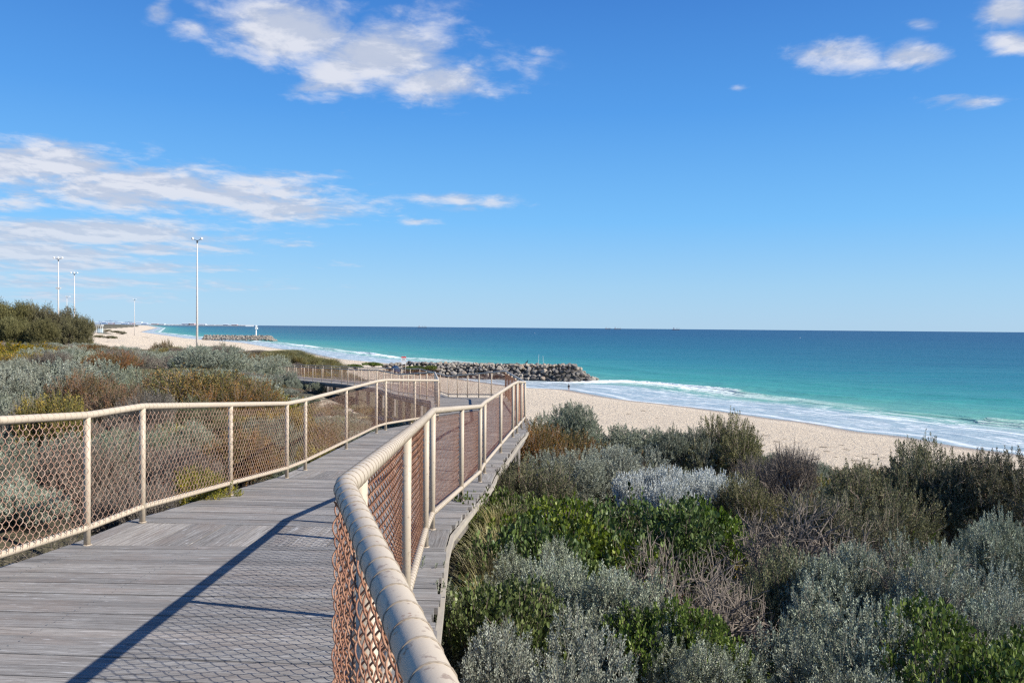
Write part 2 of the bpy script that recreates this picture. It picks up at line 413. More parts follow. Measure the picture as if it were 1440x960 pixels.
# ------------------------------------------------------------------ sea
X, Y, Fq = polar(60, 60000, 1.0135, .25, (-62, 100))
D, A = shore_dist(X, Y); D = -D
keep = (D[Fq] > -7).any(1)
used = np.unique(Fq[keep]); remap = -np.ones(len(X), int); remap[used] = np.arange(len(used))
X, Y, D, A = X[used], Y[used], D[used], A[used]; Fq = remap[Fq[keep]]
wob = 3 * np.sin(A / 23.) + 2 * np.sin(A / 9.1 + 1)
w = D + wob * .5
groy_s = float(shore_dist(np.array([-14.]), np.array([222.]))[1][0])
on = np.interp(A, [groy_s - 110, groy_s - 85, groy_s - 25, groy_s + 600], [.0, .9, 1, 1]) * (0.75 + .35 * np.sin(A / 31. + 1))
tipf = np.exp(-(((X - 26) / 7) ** 2 + ((Y - 217) / 6) ** 2)) + .8 * np.exp(-(((X - 17) / 12) ** 2 + ((Y - 213) / 3) ** 2))
on = on + .55 * np.exp(-((A - (groy_s - 148)) / 16) ** 2)
crest = np.exp(-((w - 29) / 2.6) ** 2) * 1.0 * (.6 + .4 * np.sin(A / 14.)) + np.exp(-((D - 47) / 4.5) ** 2) * .28 + np.exp(-((D - 72) / 6) ** 2) * .2
sl = np.clip(D / 20, 0, 1)
fade = np.clip(1.2 - np.hypot(X, Y) / 900, 0, 1)
Z = crest * sl * fade + .03
mb = MB(); mb.add(np.stack([X, Y, Z], -1), Fq, np.clip(on, 0, 1))
sea = mb.build('sea', m_sea(), smooth=True); tag(sea, kind='structure')
add_attr(sea, 'tip', tipf); add_attr(sea, 'dsea', D); add_attr(sea, 'along', A)

# ------------------------------------------------------------------ boardwalk
def lerp(a, b, t): return tuple(a[i] + (b[i] - a[i]) * t for i in range(len(a)))
def ext(L, R, e=.15):
    v = Vector((R[0] - L[0], R[1] - L[1], 0)); v.normalize()
    return Vector(L) - v * e, Vector(R) + v * e
rb = RS(11)
deck = MB()
def board(a, b, c, d, th=.038):
    """a,b = near edge left/right, d,c = far edge left/right"""
    dz = rb.uniform(-.003, .003)
    top = [Vector(q) + Vector((0, 0, dz)) for q in (a, b, c, d)]
    bot = [q - Vector((0, 0, th)) for q in top]
    P = [tuple(q) for q in bot + top]
    Lb = (Vector(b) - Vector(a)).length; W = (Vector(d) - Vector(a)).length
    u0, v0 = rb.uniform(0, 50), rb.uniform(0, 50)
    q4 = [(u0, v0), (u0 + Lb, v0), (u0 + Lb, v0 + W), (u0, v0 + W)]
    e4 = [(u0, v0), (u0 + Lb, v0), (u0 + Lb, v0 + th), (u0, v0 + th)]
    s4 = [(u0, v0), (u0 + W, v0), (u0 + W, v0 + th), (u0, v0 + th)]
    deck.hexa(P, rb.uniform(0, 1), q4 + q4 + e4 + s4 + e4 + s4)
for i in range(len(ST) - 1):
    L0, R0 = ext(LF[i], RF[i]); L1, R1 = ext(LF[i + 1], RF[i + 1])
    ll = ((L1 - L0).length + (R1 - R0).length) / 2
    if i in (2, 4, 6):      # short landings laid lengthwise
        # a cross board first, then lengthwise slats
        n = 19
        for k in range(n):
            g = .0018 / 2.8
            a, b = L0.lerp(R0, k / n + g), L0.lerp(R0, (k + 1) / n - g)
            c, d = L1.lerp(R1, (k + 1) / n - g), L1.lerp(R1, k / n + g)
            board(b.lerp(c, .005), c, d, a.lerp(d, .005))
        continue
    n = max(1, round(ll / .138))
    for k in range(n):
        g = .0016 / .138 / n * (1 + rb.uniform(0, 1) ** 3 * 2.4)
        t0, t1 = k / n + g, (k + 1) / n - g
        jl, jr = rb.uniform(-.012, .012), rb.uniform(-.022, .022)
        a, b = L0.lerp(L1, t0), R0.lerp(R1, t0); c, d = R0.lerp(R1, t1), L0.lerp(L1, t1)
        u = (b - a).normalized()
        board(a + u * jl, b + u * jr, c + u * jr, d + u * jl)
BW = empty('boardwalk', (CTR[1][0], CTR[1][1], CTR[1][2] - 1.0))
tag(BW, 'raised boardwalk of weathered grey planks winding down through the dunes', 'boardwalk')
def under(o): o.parent = BW; o.matrix_parent_inverse = Matrix.Translation(-BW.location); return o
under(deck.build('deck', DECK))
def side_beam(pts, off, name, zl, zt, mt):
    m = MB()
    for a, b in zip(pts[:-1], pts[1:]):
        A = Vector(a) + off(a); B = Vector(b) + off(b)
        v = (B - A); n = Vector((v.y, -v.x, 0)).normalized() * .016
        z0, z1 = Vector((0, 0, zl)), Vector((0, 0, zt))
        m.hexa([tuple(q) for q in (A - n + z0, A + n + z0, B + n + z0, B - n + z0, A - n + z1, A + n + z1, B + n + z1, B - n + z1)])
    under(m.build(name, mt))
def mk_off(sgn):
    lut = {}
    for l, r in zip(LF, RF):
        v = Vector((r[0] - l[0], r[1] - l[1], 0)).normalized() * sgn
        lut[l] = -v; lut[r] = v
    return lambda p: lut[p]
side_beam(RF, mk_off(.172), 'edge_trim', -.098, -.045, BEAMP); side_beam(LF, mk_off(.172), 'edge_trim', -.098, -.045, BEAMP)
side_beam(RF, mk_off(.10), 'edge_beam', -.25, -.045, PILE); side_beam(LF, mk_off(.10), 'edge_beam', -.25, -.045, PILE)
nails = MB(); kk = 0
for i in range(1, 5):
    L0, R0 = Vector(LF[i]), Vector(RF[i]); L1, R1 = Vector(LF[i + 1]), Vector(RF[i + 1])
    if i in (2, 4): continue
    n = round(((L1 - L0).length + (R1 - R0).length) / 2 / .138)
    for k in range(n):
        for f in (.03, .34, .66, .97):
            for q in (.28, .72):
                p = L0.lerp(L1, (k + q) / n).lerp(R0.lerp(R1, (k + q) / n), f + rb.uniform(-.004, .004))
                a6 = np.arange(6) * 1.047
                nails.add(np.stack([p.x + .0045 * np.cos(a6), p.y + .0045 * np.sin(a6), np.full(6, p.z + .0045)], -1), [[0, 1, 2, 3, 4, 5]])
o = under(nails.build('nail_head', DARK)); o['kind'] = 'stuff'
pile_me = {}
def pile(x, y, ztop):
    zb = tz(x, y) - .4; h = ztop - zb
    m = MB(); m.tube([(0, 0, 0), (0.0, 0, h / 2), (0, 0, h)], [.115, .11, .105], 10)
    o = m.build('pile', PILE, smooth=False); o.location = (x, y, zb); under(o)
acc = 0; nxt = 1.2
for i in range(len(ST) - 1):
    a, b = Vector(LF[i]), Vector(LF[i + 1]); c, d = Vector(RF[i]), Vector(RF[i + 1])
    L = ((a + c) / 2 - (b + d) / 2).length
    while nxt <= acc + L:
        t = (nxt - acc) / L
        p, q = a.lerp(b, t), c.lerp(d, t); u = (q - p).normalized()
        p2, q2 = p + u * .12, q - u * .02
        pile(p2.x, p2.y, p.z - .26); pile(q2.x, q2.y, q.z - .26)
        m = MB(); f = Vector((-u.y, u.x, 0)) * .05
        A, B = p - u * .1, q + u * .10
        z0, z1 = Vector((0, 0, -.255)), Vector((0, 0, -.05))
        A2 = A + Vector((0, 0, 0)); 
        m.hexa([tuple(w_) for w_ in (A - f + z0, B - f + z0, B + f + z0, A + f + z0, A - f + z1, B - f + z1, B + f + z1, A + f + z1)])
        under(m.build('cross_beam', PILE))
        nxt += 3.1 if nxt < 60 else 4.2
    acc += L
m = MB(); x0, y0 = .02, 12.9
x0, y0 = .12, 14.0; m.tube([(0, 0, 0), (0, 0, 2.0)], .022, 8); o = m.build('brace_pole', PILE); o.location = (x0, y0, 9.85); under(o)
m = MB(); m.tube([(0, 0, 0), (0, 0, .3)], .03, 8); k_o = m.build('rusty_collar', RUSTP, o); k_o.location = (0, 0, 1.5)

# ------------------------------------------------------------------ chain-link fences
MH, MW = .083, .074
def polyline_round(P, r=.07, n=4):
    P = [Vector(p) for p in P]; out = [P[0]]
    for i in range(1, len(P) - 1):
        a, b, c = P[i - 1], P[i], P[i + 1]
        ua, uc = (a - b), (c - b); la, lc = min(r, ua.length * .4), min(r, uc.length * .4)
        A, C = b + ua.normalized() * la, b + uc.normalized() * lc
        for k in range(n + 1):
            t = k / n; out.append(A * (1 - t) ** 2 + b * 2 * t * (1 - t) + C * t * t)
    out.append(P[-1]); return np.array([tuple(p) for p in out])
def rail(P, r, rings_until, sides=12):
    m = MB(); R = polyline_round(P)
    # subdivide long pieces a little and let them wander like bent pipe
    Q = [R[0]]
    for a, b in zip(R[:-1], R[1:]):
        L = np.linalg.norm(b - a); k = max(1, int(L / .5))
        for j in range(1, k + 1): Q.append(a + (b - a) * j / k)
    Q = np.array(Q)
    m.tube(Q, r, sides)
    d = 0.03; acc = 0
    for a, b in zip(R[:-1], R[1:]):
        L = np.linalg.norm(b - a)
        while d <= acc + L:
            p = a + (b - a) * (d - acc) / L
            if p[1] < rings_until:
                near = p[1] < 8
                t = (b - a) / L
                m.torus(p, t + np.array([0, 0, rb.uniform(-.06, .06)]) , r + (.0002 if near else -.0002), .0016, 18 if near else 10, 5 if near else 3, 1.0)
            d += MW * (1 + rb.uniform(-.05, .05))
        acc += L
    return m
def wires(P, side, z0, z1, wr):
    """P: deck-level polyline; side: +1/-1 which side of the posts the wire hangs on"""
    m = MB()
    for a, b in zip(P[:-1], P[1:]):
        a = np.array(a, float); b = np.array(b, float); v = b - a
        L = np.hypot(v[0], v[1]); u = v / L; nrm = np.array([-u[1], u[0], 0]) * side
        ym = min(a[1], b[1])
        if ym < 3: spp, sides, amp = 10, 6, .009
        elif ym < 8: spp, sides, amp = 6, 4, .006
        elif ym < 17: spp, sides, amp = 2, 3, 0
        else: spp, sides, amp = 2, 3, 0
        if ym < 3: wr_ = .0023
        else: wr_ = wr
        n = int(L / (MW / 2)); H = z1 - z0; per = H / MH
        k = int(per * spp) + 1
        ph = np.arange(k) / spp * 2 * np.pi
        off = .034 if side < 0 else .006 if b[1] < 3 else .022 if a[1] < 3 else .034
        tri = np.sin(ph + np.pi / 2) if spp == 2 else (np.arcsin(np.sin(ph) * .985) / (np.pi / 2) * .35 + np.sin(ph) * .65)
        i = np.arange(n)
        sgn = np.where(i % 2 == 0, 1.0, -1.0)
        S = (i[:, None] + .5) * MW / 2 + MW / 4 * 1.06 * tri[None] * sgn[:, None]
        N = amp * np.cos(ph)[None] * sgn[:, None] * (1 if spp > 2 else 0)
        Zz = z0 + np.arange(k)[None] / spp * MH + np.zeros((n, 1))
        bow = .012 * np.sin(S * 3.1) * np.sin((Zz - z0) / H * np.pi)
        P3 = a[None, None] + u[None, None] * S[..., None] + nrm[None, None] * (N + off + bow)[..., None]
        P3[..., 2] += Zz
        A = P3[:, :-1].reshape(-1, 3); B = P3[:, 1:].reshape(-1, 3)
        if spp > 2:   # shared rings: build tubes as strips
            T = np.gradient(P3, axis=1); T /= np.linalg.norm(T, axis=2)[..., None]
            e1 = np.cross(T, nrm[None, None]); e1 /= np.linalg.norm(e1, axis=2)[..., None]; e2 = np.cross(T, e1)
            an = np.arange(sides) * 2 * np.pi / sides
            V = P3[:, :, None] + wr_ * (np.cos(an)[None, None, :, None] * e1[:, :, None] + np.sin(an)[None, None, :, None] * e2[:, :, None])
            w_, s_, q_ = np.meshgrid(np.arange(n), np.arange(k - 1), np.arange(sides), indexing='ij'); q2 = (q_ + 1) % sides
            base = w_ * k * sides + s_ * sides
            m.add(V.reshape(-1, 3), np.stack([base + q_, base + q2, base + sides + q2, base + sides + q_], -1).reshape(-1, 4))
        else:
            m.prisms(A, B, wr, wr, sides)
    return m
post_mesh = None
def fence(name, label, pts, side, last_post_station):
    base = pts[1]
    E = empty(name, base); tag(E, label, 'fence')
    def kid(o): o.parent = E; o.matrix_parent_inverse = Matrix.Translation(-E.location); return o
    up = lambda h: [(p[0], p[1], p[2] + h) for p in pts]
    kid(rail(up(1.0), .0285, 17, 16).build('top_rail', PAINT, smooth=True))
    kid(rail(up(.135), .024, 14, 10).build('bottom_rail', PAINT, smooth=True))
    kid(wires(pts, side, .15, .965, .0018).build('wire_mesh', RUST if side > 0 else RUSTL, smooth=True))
    global post_mesh
    if post_mesh is None:
        m = MB(); m.tube([(0, 0, -.03), (0, 0, .5), (0, 0, .985)], .025, 12)
        m.torus((0, 0, .004), (0, 0, 1), .03, .006, 12, 4)
        post_mesh = m.mesh('post', PAINT, True)
    return E, kid
def posts(kid, pts, sub, near_extra=None):
    ps = []
    for i, (a, b) in enumerate(zip(pts[:-1], pts[1:])):
        L = math.dist(a, b); k = sub.get(i, max(1, round(L / 1.98)))
        for j in range(k):
            if i == 0 and j == 0: pass
            t = j / k; ps.append(lerp(a, b, t))
    ps.append(pts[-1])
    if near_extra: ps = near_extra + ps
    for p in ps:
        o = bpy.data.objects.new('post', post_mesh); COL.objects.link(o); o.location = p; kid(o)
E, kid = fence('chain_link_fence', 'cream pipe and rusty chain link fence along the left inner side of the boardwalk', LF, -1, 0)
posts(kid, LF, {0: 2, 1: 2, 2: 1, 4: 1, 6: 1})
E, kid = fence('chain_link_fence', 'cream pipe and rusty chain link fence with curved handrail on the seaward boardwalk side', RF, 1, 0)
pq = lerp(RF[0], RF[1], (1.65 - RF[0][1]) / (RF[1][1] - RF[0][1]))
pn = [(pq[0] + .010, pq[1] + .003, pq[2] - .012), lerp(RF[1], RF[2], .07), lerp(RF[1], RF[2], .52)]
posts(kid, RF[2:], {0: 1, 2: 1, 4: 1}, pn)

# ------------------------------------------------------------------ vegetation
def basis(D):
    ref = np.where(np.abs(D[..., 2:3]) < .9, np.array([0, 0, 1.0]), np.array([1.0, 0, 0]))
    u = np.cross(D, ref); u /= np.linalg.norm(u, axis=-1)[..., None] + 1e-9
    return u, np.cross(D, u)
def norm(v): return v / (np.linalg.norm(v, axis=-1)[..., None] + 1e-9)
def leaves(m, rng, P, D, L, W, tint, oval=False):
    """one blade per point P growing along D"""
    N = len(P); D = norm(D); u, w = basis(D)
    a = rng.uniform(0, 2 * np.pi, N)[:, None]; S = u * np.cos(a) + w * np.sin(a); Nn = np.cross(D, S)
    L = L * rng.uniform(.7, 1.3, N)[:, None]; W = W * rng.uniform(.7, 1.3, N)[:, None]
    if oval:
        V = np.stack([P, P + D*L*.3 + S*W*.42, P + D*L*.75 + S*W*.5 , P + D*L*1.0 + Nn*L*.08, P + D*L*.75 - S*W*.5, P + D*L*.3 - S*W*.42], 1)
        V[:, [1, 2, 4, 5]] += (Nn * W * .16)[:, None]
        i = np.arange(N)[:, None] * 6
        m.add(V.reshape(-1, 3), np.concatenate([i + np.array([0, 1, 2, 3]), i + np.array([0, 3, 4, 5])]), np.repeat(tint, 6))
    else:
        V = np.stack([P, P + D * L * .5 + S * W * .5, P + D * L, P + D * L * .5 - S * W * .5], 1)
        m.add(V.reshape(-1, 3), np.arange(N * 4).reshape(-1, 4), np.repeat(tint, 4))
def crown_points(rng, n, R, H, lobes, flat=.25, shell=.55):
    """points spread through the outer shell of a lumpy mound; also outward direction"""
    C = []; 
    for k in range(lobes):
        a = rng.uniform(0, 6.28); q = R * .62 * math.sqrt(rng.uniform(0, 1)); r = R * rng.uniform(.34, .55) * (8 / max(lobes, 8)) ** .38
        zc = H * rng.uniform(.16, .62) * (1 - .35 * q / R)
        C.append((q * math.cos(a) * 1.12, q * math.sin(a) * 1.12, zc, r, H * rng.uniform(.28, .42) * (8 / max(lobes, 8)) ** .2))
    C = np.array(C); w = C[:, 3] ** 2; idx = rng.choice(lobes, n, p=w / w.sum())
    d = norm(rng.normal(size=(n, 3))); d[:, 2] = np.abs(d[:, 2]) * .9 - flat * rng.uniform(0, 1, n); d = norm(d)
    rad = rng.uniform(shell, 1, n)[:, None] ** .6
    P = C[idx, :3] + d * rad * np.stack([C[idx, 3], C[idx, 3], C[idx, 4]], -1)
    P[:, 2] = np.maximum(P[:, 2], .02)
    return P, d
def stems(m, rng, P, n, r0=.012, r1=.003):
    """curved stems from the root to a choice of crown points"""
    idx = rng.choice(len(P), min(n, len(P)), replace=False); T = P[idx]
    root = rng.normal(size=T.shape) * .05; root[:, 2] = -.1
    prev = root; N = len(T)
    for k in range(1, 5):
        t = k / 4
        c = root + (T - root) * np.array([t ** 1.25, t ** 1.25, t ** .8]) + rng.normal(size=T.shape) * .035 * (1 if k < 4 else 0)
        m.prisms(prev, c, r0 + (r1 - r0) * (k - 1) / 4, r0 + (r1 - r0) * k / 4, 3); prev = c
def shoots_shrub(seed, R, H, lobes, ns, nl, Ls, leafL, leafW, up=.7, oval=False, tband=(0, 1), spread=.9, flat=.25, nst=60):
    rng = RS(seed); P, d = crown_points(rng, ns, R, H, lobes, flat)
    D = norm(d * .55 + np.array([0, 0, up]) + rng.normal(size=d.shape) * .28)
    L = Ls * rng.uniform(.55, 1.35, ns); P0 = P - D * (L * .5)[:, None]
    u, w = basis(D)
    t = (np.arange(nl)[None] + rng.uniform(0, 1, (ns, nl))) / nl
    ang = rng.uniform(0, 6.28, (ns, 1)) + np.arange(nl)[None] * 2.4
    rad = u[:, None] * np.cos(ang)[..., None] + w[:, None] * np.sin(ang)[..., None]
    LP = P0[:, None] + D[:, None] * (L[:, None] * t)[..., None] + rad * .12 * Ls * (1 - t)[..., None] * spread
    LD = D[:, None] * .75 + rad * spread * (1.1 - .6 * t)[..., None]
    g = rng.uniform(*tband, (ns, 1)) * .6 + rng.uniform(0, 1, (ns, nl)) * .4
    cl = np.sin(P[:, 0] * 9 + seed) * np.sin(P[:, 1] * 8 + 2 * seed) + .7 * np.sin(P[:, 0] * 21 - P[:, 2] * 17) * np.sin(P[:, 1] * 19 + seed)
    g = np.clip(g + (cl * .16)[:, None], 0, 1)
    m = MB(); leaves(m, rng, LP.reshape(-1, 3), LD.reshape(-1, 3), leafL, leafW, g.ravel(), oval)
    b = MB(); b.prisms(P0, P0 + D * L[:, None], .0035, .0015, 3); stems(b, rng, P, nst)
    return m, b
def twig_shrub(seed, R, H, n, lean=0.):
    rng = RS(seed); b = MB()
    A = rng.normal(size=(n // 14, 3)) * .08; A[:, 2] = -.05
    D = norm(rng.normal(size=A.shape) * np.array([1, 1, .5]) + np.array([lean, 0, .55])); r = .013
    L = H * .42
    for gen in range(5):
        B = A + D * (L * rng.uniform(.6, 1.3, len(A)))[:, None]
        B[:, 2] = np.maximum(B[:, 2], .03)
        B[:, :2] *= np.minimum(1, R * 1.1 / (np.linalg.norm(B[:, :2], axis=1) + 1e-6))[:, None]
        b.prisms(A, B, r, r * .7, 3)
        rep = 3 if gen < 3 else 2
        A = np.repeat(B, rep, 0); D = norm(np.repeat(D, rep, 0) * .75 + rng.normal(size=A.shape) * .55 + np.array([0, 0, .12]))
        r *= .64; L *= .68
    return b
def tussock(seed, R, H, n):
    rng = RS(seed); m = MB()
    a = rng.uniform(0, 6.28, n); q = R * .35 * np.sqrt(rng.uniform(0, 1, n))
    P = np.stack([q * np.cos(a), q * np.sin(a), -.03 * np.ones(n)], -1)
    out = np.stack([np.cos(a), np.sin(a), 0 * a], -1) + rng.normal(size=(n, 3)) * .35; out[:, 2] = 0
    h = H * rng.uniform(.5, 1.15, n); sp = R * rng.uniform(.2, 1.0, n)
    side = norm(np.cross(out, [0, 0, 1.0])); w = .009 * rng.uniform(.6, 1.3, n); tint = rng.uniform(0, 1, n)
    prev = P; K = 4
    cur = [P]
    for k in range(1, K + 1):
        t = k / K
        cur.append(P + out * (sp * t ** 1.7)[:, None] + np.array([0, 0, 1.0]) * (h * (t * 1.35 - .5 * t ** 2.4))[:, None])
    V = np.stack([cur[k] + side * (w * (1 - k / K * .92) * s)[:, None] for k in range(K + 1) for s in (-1, 1)], 1)
    i = np.arange(n)[:, None] * (2 * K + 2)
    Fq = np.concatenate([i + np.array([2*k, 2*k+1, 2*k+3, 2*k+2]) for k in range(K)])
    m.add(V.reshape(-1, 3), Fq, np.repeat(tint, 2 * K + 2)); return m

LM = {
 'silver': m_leaf('silver_leaf', [(.14, .155, .10), (.31, .345, .25), (.52, .56, .44)], .10, .7, .12, .16),
 'white': m_leaf('white_leaf', [(.42, .44, .40), (.62, .64, .60), (.78, .80, .77)], .12, .7, .15, .08),
 'grey': m_leaf('grey_green_leaf', [(.10, .12, .07), (.22, .25, .17), (.38, .41, .31)], .15, .65, .15, .22),
 'green': m_leaf('fleshy_green_leaf', [(.022, .036, .008), (.055, .092, .014), (.115, .17, .027), (.25, .30, .085)], .25, .42, .35, .18),
 'olive': m_leaf('olive_leaf', [(.06, .068, .030), (.14, .148, .070), (.31, .30, .165)], .2, .6, .15, .25),
 'rust': m_leaf('rusty_leaf', [(.06, .07, .02), (.13, .12, .035), (.27, .15, .045), (.36, .17, .05)], .2, .6, .15, .2),
 'yellow': m_leaf('yellow_flower_leaf', [(.07, .08, .02), (.15, .15, .03), (.28, .23, .035), (.50, .36, .035)], .2, .6, .15, .15),
 'mauve': m_leaf('dry_mauve_leaf', [(.105, .09, .065), (.20, .175, .14), (.32, .29, .24)], .12, .75, .1, .2),
 'grass': m_leaf('dune_grass_blade', [(.15, .15, .05), (.29, .27, .11), (.45, .39, .21)], .25, .6, .2, .15),
 'tree': m_leaf('tree_leaf', [(.08, .078, .035), (.155, .145, .065), (.25, .225, .115)], .2, .6, .15, .12),
}
KIND = {}   # kind -> list of (foliage mesh, branch mesh, unit R, unit H)
def reg(kind, mkey, gens, stem=PALESTEM):
    KIND[kind] = []
    for (m, b), R, H in gens:
        V_ = np.concatenate((m or b).v); H = float(np.percentile(V_[:, 2], 99.75)); R = float(np.percentile(np.hypot(V_[:, 0], V_[:, 1]), 96))
        KIND[kind].append((m.mesh('foliage', LM[mkey]) if m else None, b.mesh('branch', stem) if b else None, R, H))
reg('silver', 'silver', [(shoots_shrub(s, .75, .85, lb, 1700, 28, .11, .0155, .0088, .38, nst=90, spread=1.05), .85, .95) for s, lb in ((1, 14), (2, 10), (3, 18))])
reg('white', 'white', [(shoots_shrub(s, .75, .5, 14, 1500, 34, .15, .020, .010, .9, spread=.75), .85, .72) for s in (4, 5)])
reg('grey', 'grey', [(shoots_shrub(s, .8, .8, lb, 1400, 30, .11, .017, .0098, .35, nst=90, spread=1.05), .9, .9) for s, lb in ((6, 13), (7, 17), (8, 10))])
reg('green', 'green', [(shoots_shrub(s, .9, .6, 11, 1150, 11, .12, .034, .026, .6, oval=True, spread=1.1, flat=.45), .98, .68) for s in (9, 10, 11)], BARK)
reg('olive', 'olive', [(shoots_shrub(s, .8, .8, lb, 1300, 32, .15, .020, .0098, .36, nst=150, spread=1.05, flat=.5), .9, .9) for s, lb in ((12, 15), (13, 19), (14, 12))], BARK)
reg('rust', 'rust', [(shoots_shrub(s, .8, .8, lb, 1300, 28, .18, .019, .0095, .45, nst=150), .9, .9) for s, lb in ((15, 13), (16, 17))], BARK)
reg('yellow', 'yellow', [(shoots_shrub(s, .8, .7, 8, 800, 26, .22, .028, .016, .6), .9, .8) for s in (17, 18)], BARK)
reg('mauve', 'mauve', [(shoots_shrub(s, .8, .75, lb, 1300, 20, .22, .018, .005, .7, nst=420), .9, .85) for s, lb in ((19, 11), (20, 14))], TWIG)
reg('twig', 'mauve', [((None, twig_shrub(s, .9, .75, 420)), .9, .85) for s in (21, 22, 23)], TWIG)
reg('grass', 'grass', [((tussock(s, .45, .55, 420), None), .5, .55) for s in (24, 25, 26)])
UNITNAME = {'silver': 'silver_shrub', 'white': 'white_shrub', 'grey': 'grey_green_shrub', 'green': 'fleshy_leaved_shrub', 'olive': 'olive_shrub',
            'rust': 'rusty_shrub', 'yellow': 'yellow_shrub', 'mauve': 'dry_shrub', 'twig': 'dead_bush', 'grass': 'grass_tussock'}
CAT = {k: 'shrub' for k in KIND}; CAT['twig'] = 'dead bush'; CAT['grass'] = 'grass tussock'
LOOK = {'silver': 'silvery upright shrub', 'white': 'white-leaved shrub', 'grey': 'grey-green coastal shrub', 'green': 'bright green fleshy-leaved shrub',
        'olive': 'olive green bushy shrub', 'rust': 'rust and green mottled shrub', 'yellow': 'yellow-tinged shrub', 'mauve': 'dry mauve-brown shrub',
        'twig': 'leafless tangled brown bush', 'grass': 'dune grass tussock'}
rp = RS(42)
def plant(kind, x, y, r, h, label=None, group=None, z=None, var=None):
    fol, br, uR, uH = KIND[kind][rp.randint(len(KIND[kind])) if var is None else var]
    z = tz(x, y) if z is None else z
    if kind != 'grass': r = max(r, h * uR / uH / 1.75)
    o = empty(UNITNAME[kind], (x, y, z - .03), rp.uniform(0, 6.28))
    o.scale = (r / uR, r / uR, h / uH)
    tag(o, label, CAT[kind], group)
    big = r / y > .006
    if fol: link_mesh('foliage', fol, o)
    if br and (big or not fol): link_mesh('branch', br, o)
    return o
def plant_px(kind, px, py, Y, wpx, label, group=None, h=None, var=None):
    """crown top at pixel, width in pixels"""
    p = at(px, py, Y); g = tz(p.x, p.y)
    hh = max(.3, p.z - g) if h is None else h
    zz = g if h is None else p.z - h
    return plant(kind, p.x, p.y, wpx / 2 / F * Y, hh, label, group, zz, var)

# silhouette limits (photograph pixels): nothing planted by the fill may rise above them
SIL_R = [(600, 640), (735, 600), (760, 575), (780, 572), (830, 590), (860, 602), (900, 603), (935, 605), (990, 612), (1015, 600), (1050, 612), (1100, 632), (1150, 652), (1200, 662), (1240, 655), (1280, 640), (1320, 636), (1360, 640), (1440, 634), (1700, 640)]
SIL_L1 = [(-600, 500), (0, 505), (60, 512), (100, 520), (200, 518), (300, 516), (370, 528), (400, 552), (430, 572), (480, 585), (560, 595), (620, 600), (640, 640)]
SIL_L2 = [(-600, 478), (0, 480), (120, 482), (150, 486), (200, 490), (240, 488), (300, 484), (350, 492), (400, 505), (480, 522), (520, 560), (640, 600)]
SIL_N = [(-600, 576), (0, 576), (400, 572), (430, 590), (620, 602), (640, 640)]
SIL_M = [(-600, 550), (0, 552), (120, 560), (180, 572), (400, 572), (430, 588), (620, 600), (640, 640)]
HAND = []
def hand(*a, **k):
    o = plant_px(*a, **k); HAND.append((o.location.x, o.location.y, o.scale.x * .9))
# --- right side, near to far
hand('silver', 770, 872, 4.1, 270, 'broad silvery shrub in the bottom centre beside the near handrail', h=.75, var=0)
hand('silver', 990, 800+76, 4.6, 190, 'small silvery shrub with bare lower stems in the dark hollow near the bottom', h=.5, var=1)
hand('silver', 1190, 838, 4.8, 250, 'silvery shrub in the foreground left of the fleshy green leaves', h=.8, var=2)
hand('silver', 1240, 900, 4.3, 260, 'low silvery shrub at the bottom edge below the others', h=.6, var=0)
hand('silver', 1300, 830, 5.1, 170, 'silvery shrub leaning over the fleshy green leaves at the lower right', h=.75, var=1)
hand('green', 1390, 868, 4.4, 240, 'bright fleshy-leaved shrub in the bottom right corner', h=.5, var=0)
hand('silver', 820, 780, 5.6, 150, 'narrow silvery shrub rising out of the green leaves below the dead bush', h=.75, var=1)
hand('silver', 870, 800, 5.2, 130, 'silvery shrub with tall shoots beside the dark gap in the thicket', h=.8, var=2)
hand('silver', 760, 765, 6.2, 120, 'sparse silvery shrub among green leaves near the boardwalk edge', h=.6, var=0)
hand('grey', 641, 795, 5.6, 55, 'grey-green shrub tucked against the edge of the boardwalk', h=.9, var=0)
hand('green', 738, 810, 5.2, 205, 'dark green fleshy-leaved shrub behind the foreground silvery shrub', h=.55, var=1)
hand('green', 800, 705, 7.6, 260, 'bright green leafy mound in the middle of the thicket', h=.8, var=2)
hand('green', 885, 702, 8.0, 150, 'bright green leafy mound just in front of the white shrub', h=.8, var=0)
hand('green', 740, 725, 7.2, 200, 'bright green leafy mound nearest the boardwalk piles', h=.75, var=1)
hand('green', 960, 840, 4.8, 170, 'dark green leafy patch beside the hollow at the bottom', h=.45, var=2)
hand('green', 975, 700, 9.0, 60, 'small green leafy mound to the right of the white shrub', h=.7, var=1)
hand('white', 930, 658, 10.5, 100, 'brilliant white-leaved shrub, the larger left one of the white pair', h=.6, var=0)
hand('white', 988, 661, 11.2, 62, 'brilliant white-leaved shrub, the smaller right one of the white pair', h=.65, var=1)
hand('twig', 965, 755, 5.6, 270, 'wide leafless tangle of brown twigs in the middle of the right thicket', h=.7, var=0)
hand('twig', 1120, 688, 7.2, 270, 'leafless brown bush with long bare branches right of the white shrubs', h=1.0, var=1)
hand('twig', 1260, 755, 6.2, 240, 'leafless dark bush behind the foreground silvery shrubs', h=.7, var=2)
hand('twig', 1400, 840, 5.2, 200, 'leafless bush of pale arching twigs above the green corner leaves', h=.5, var=0)
hand('silver', 1155, 770, 6.2, 120, 'bright silvery shrub standing in front of the bare branches', h=.7, var=1)
hand('silver', 1265, 755, 6.0, 170, 'rounded silvery shrub at the centre of the right foreground', h=.8, var=0)
hand('silver', 1360, 790, 5.6, 150, 'silvery shrub near the right edge above the pale twigs', h=.75, var=2)
hand('silver', 1425, 725, 7.4, 130, 'pale silvery shrub cut by the right edge of the view', h=.8, var=1)
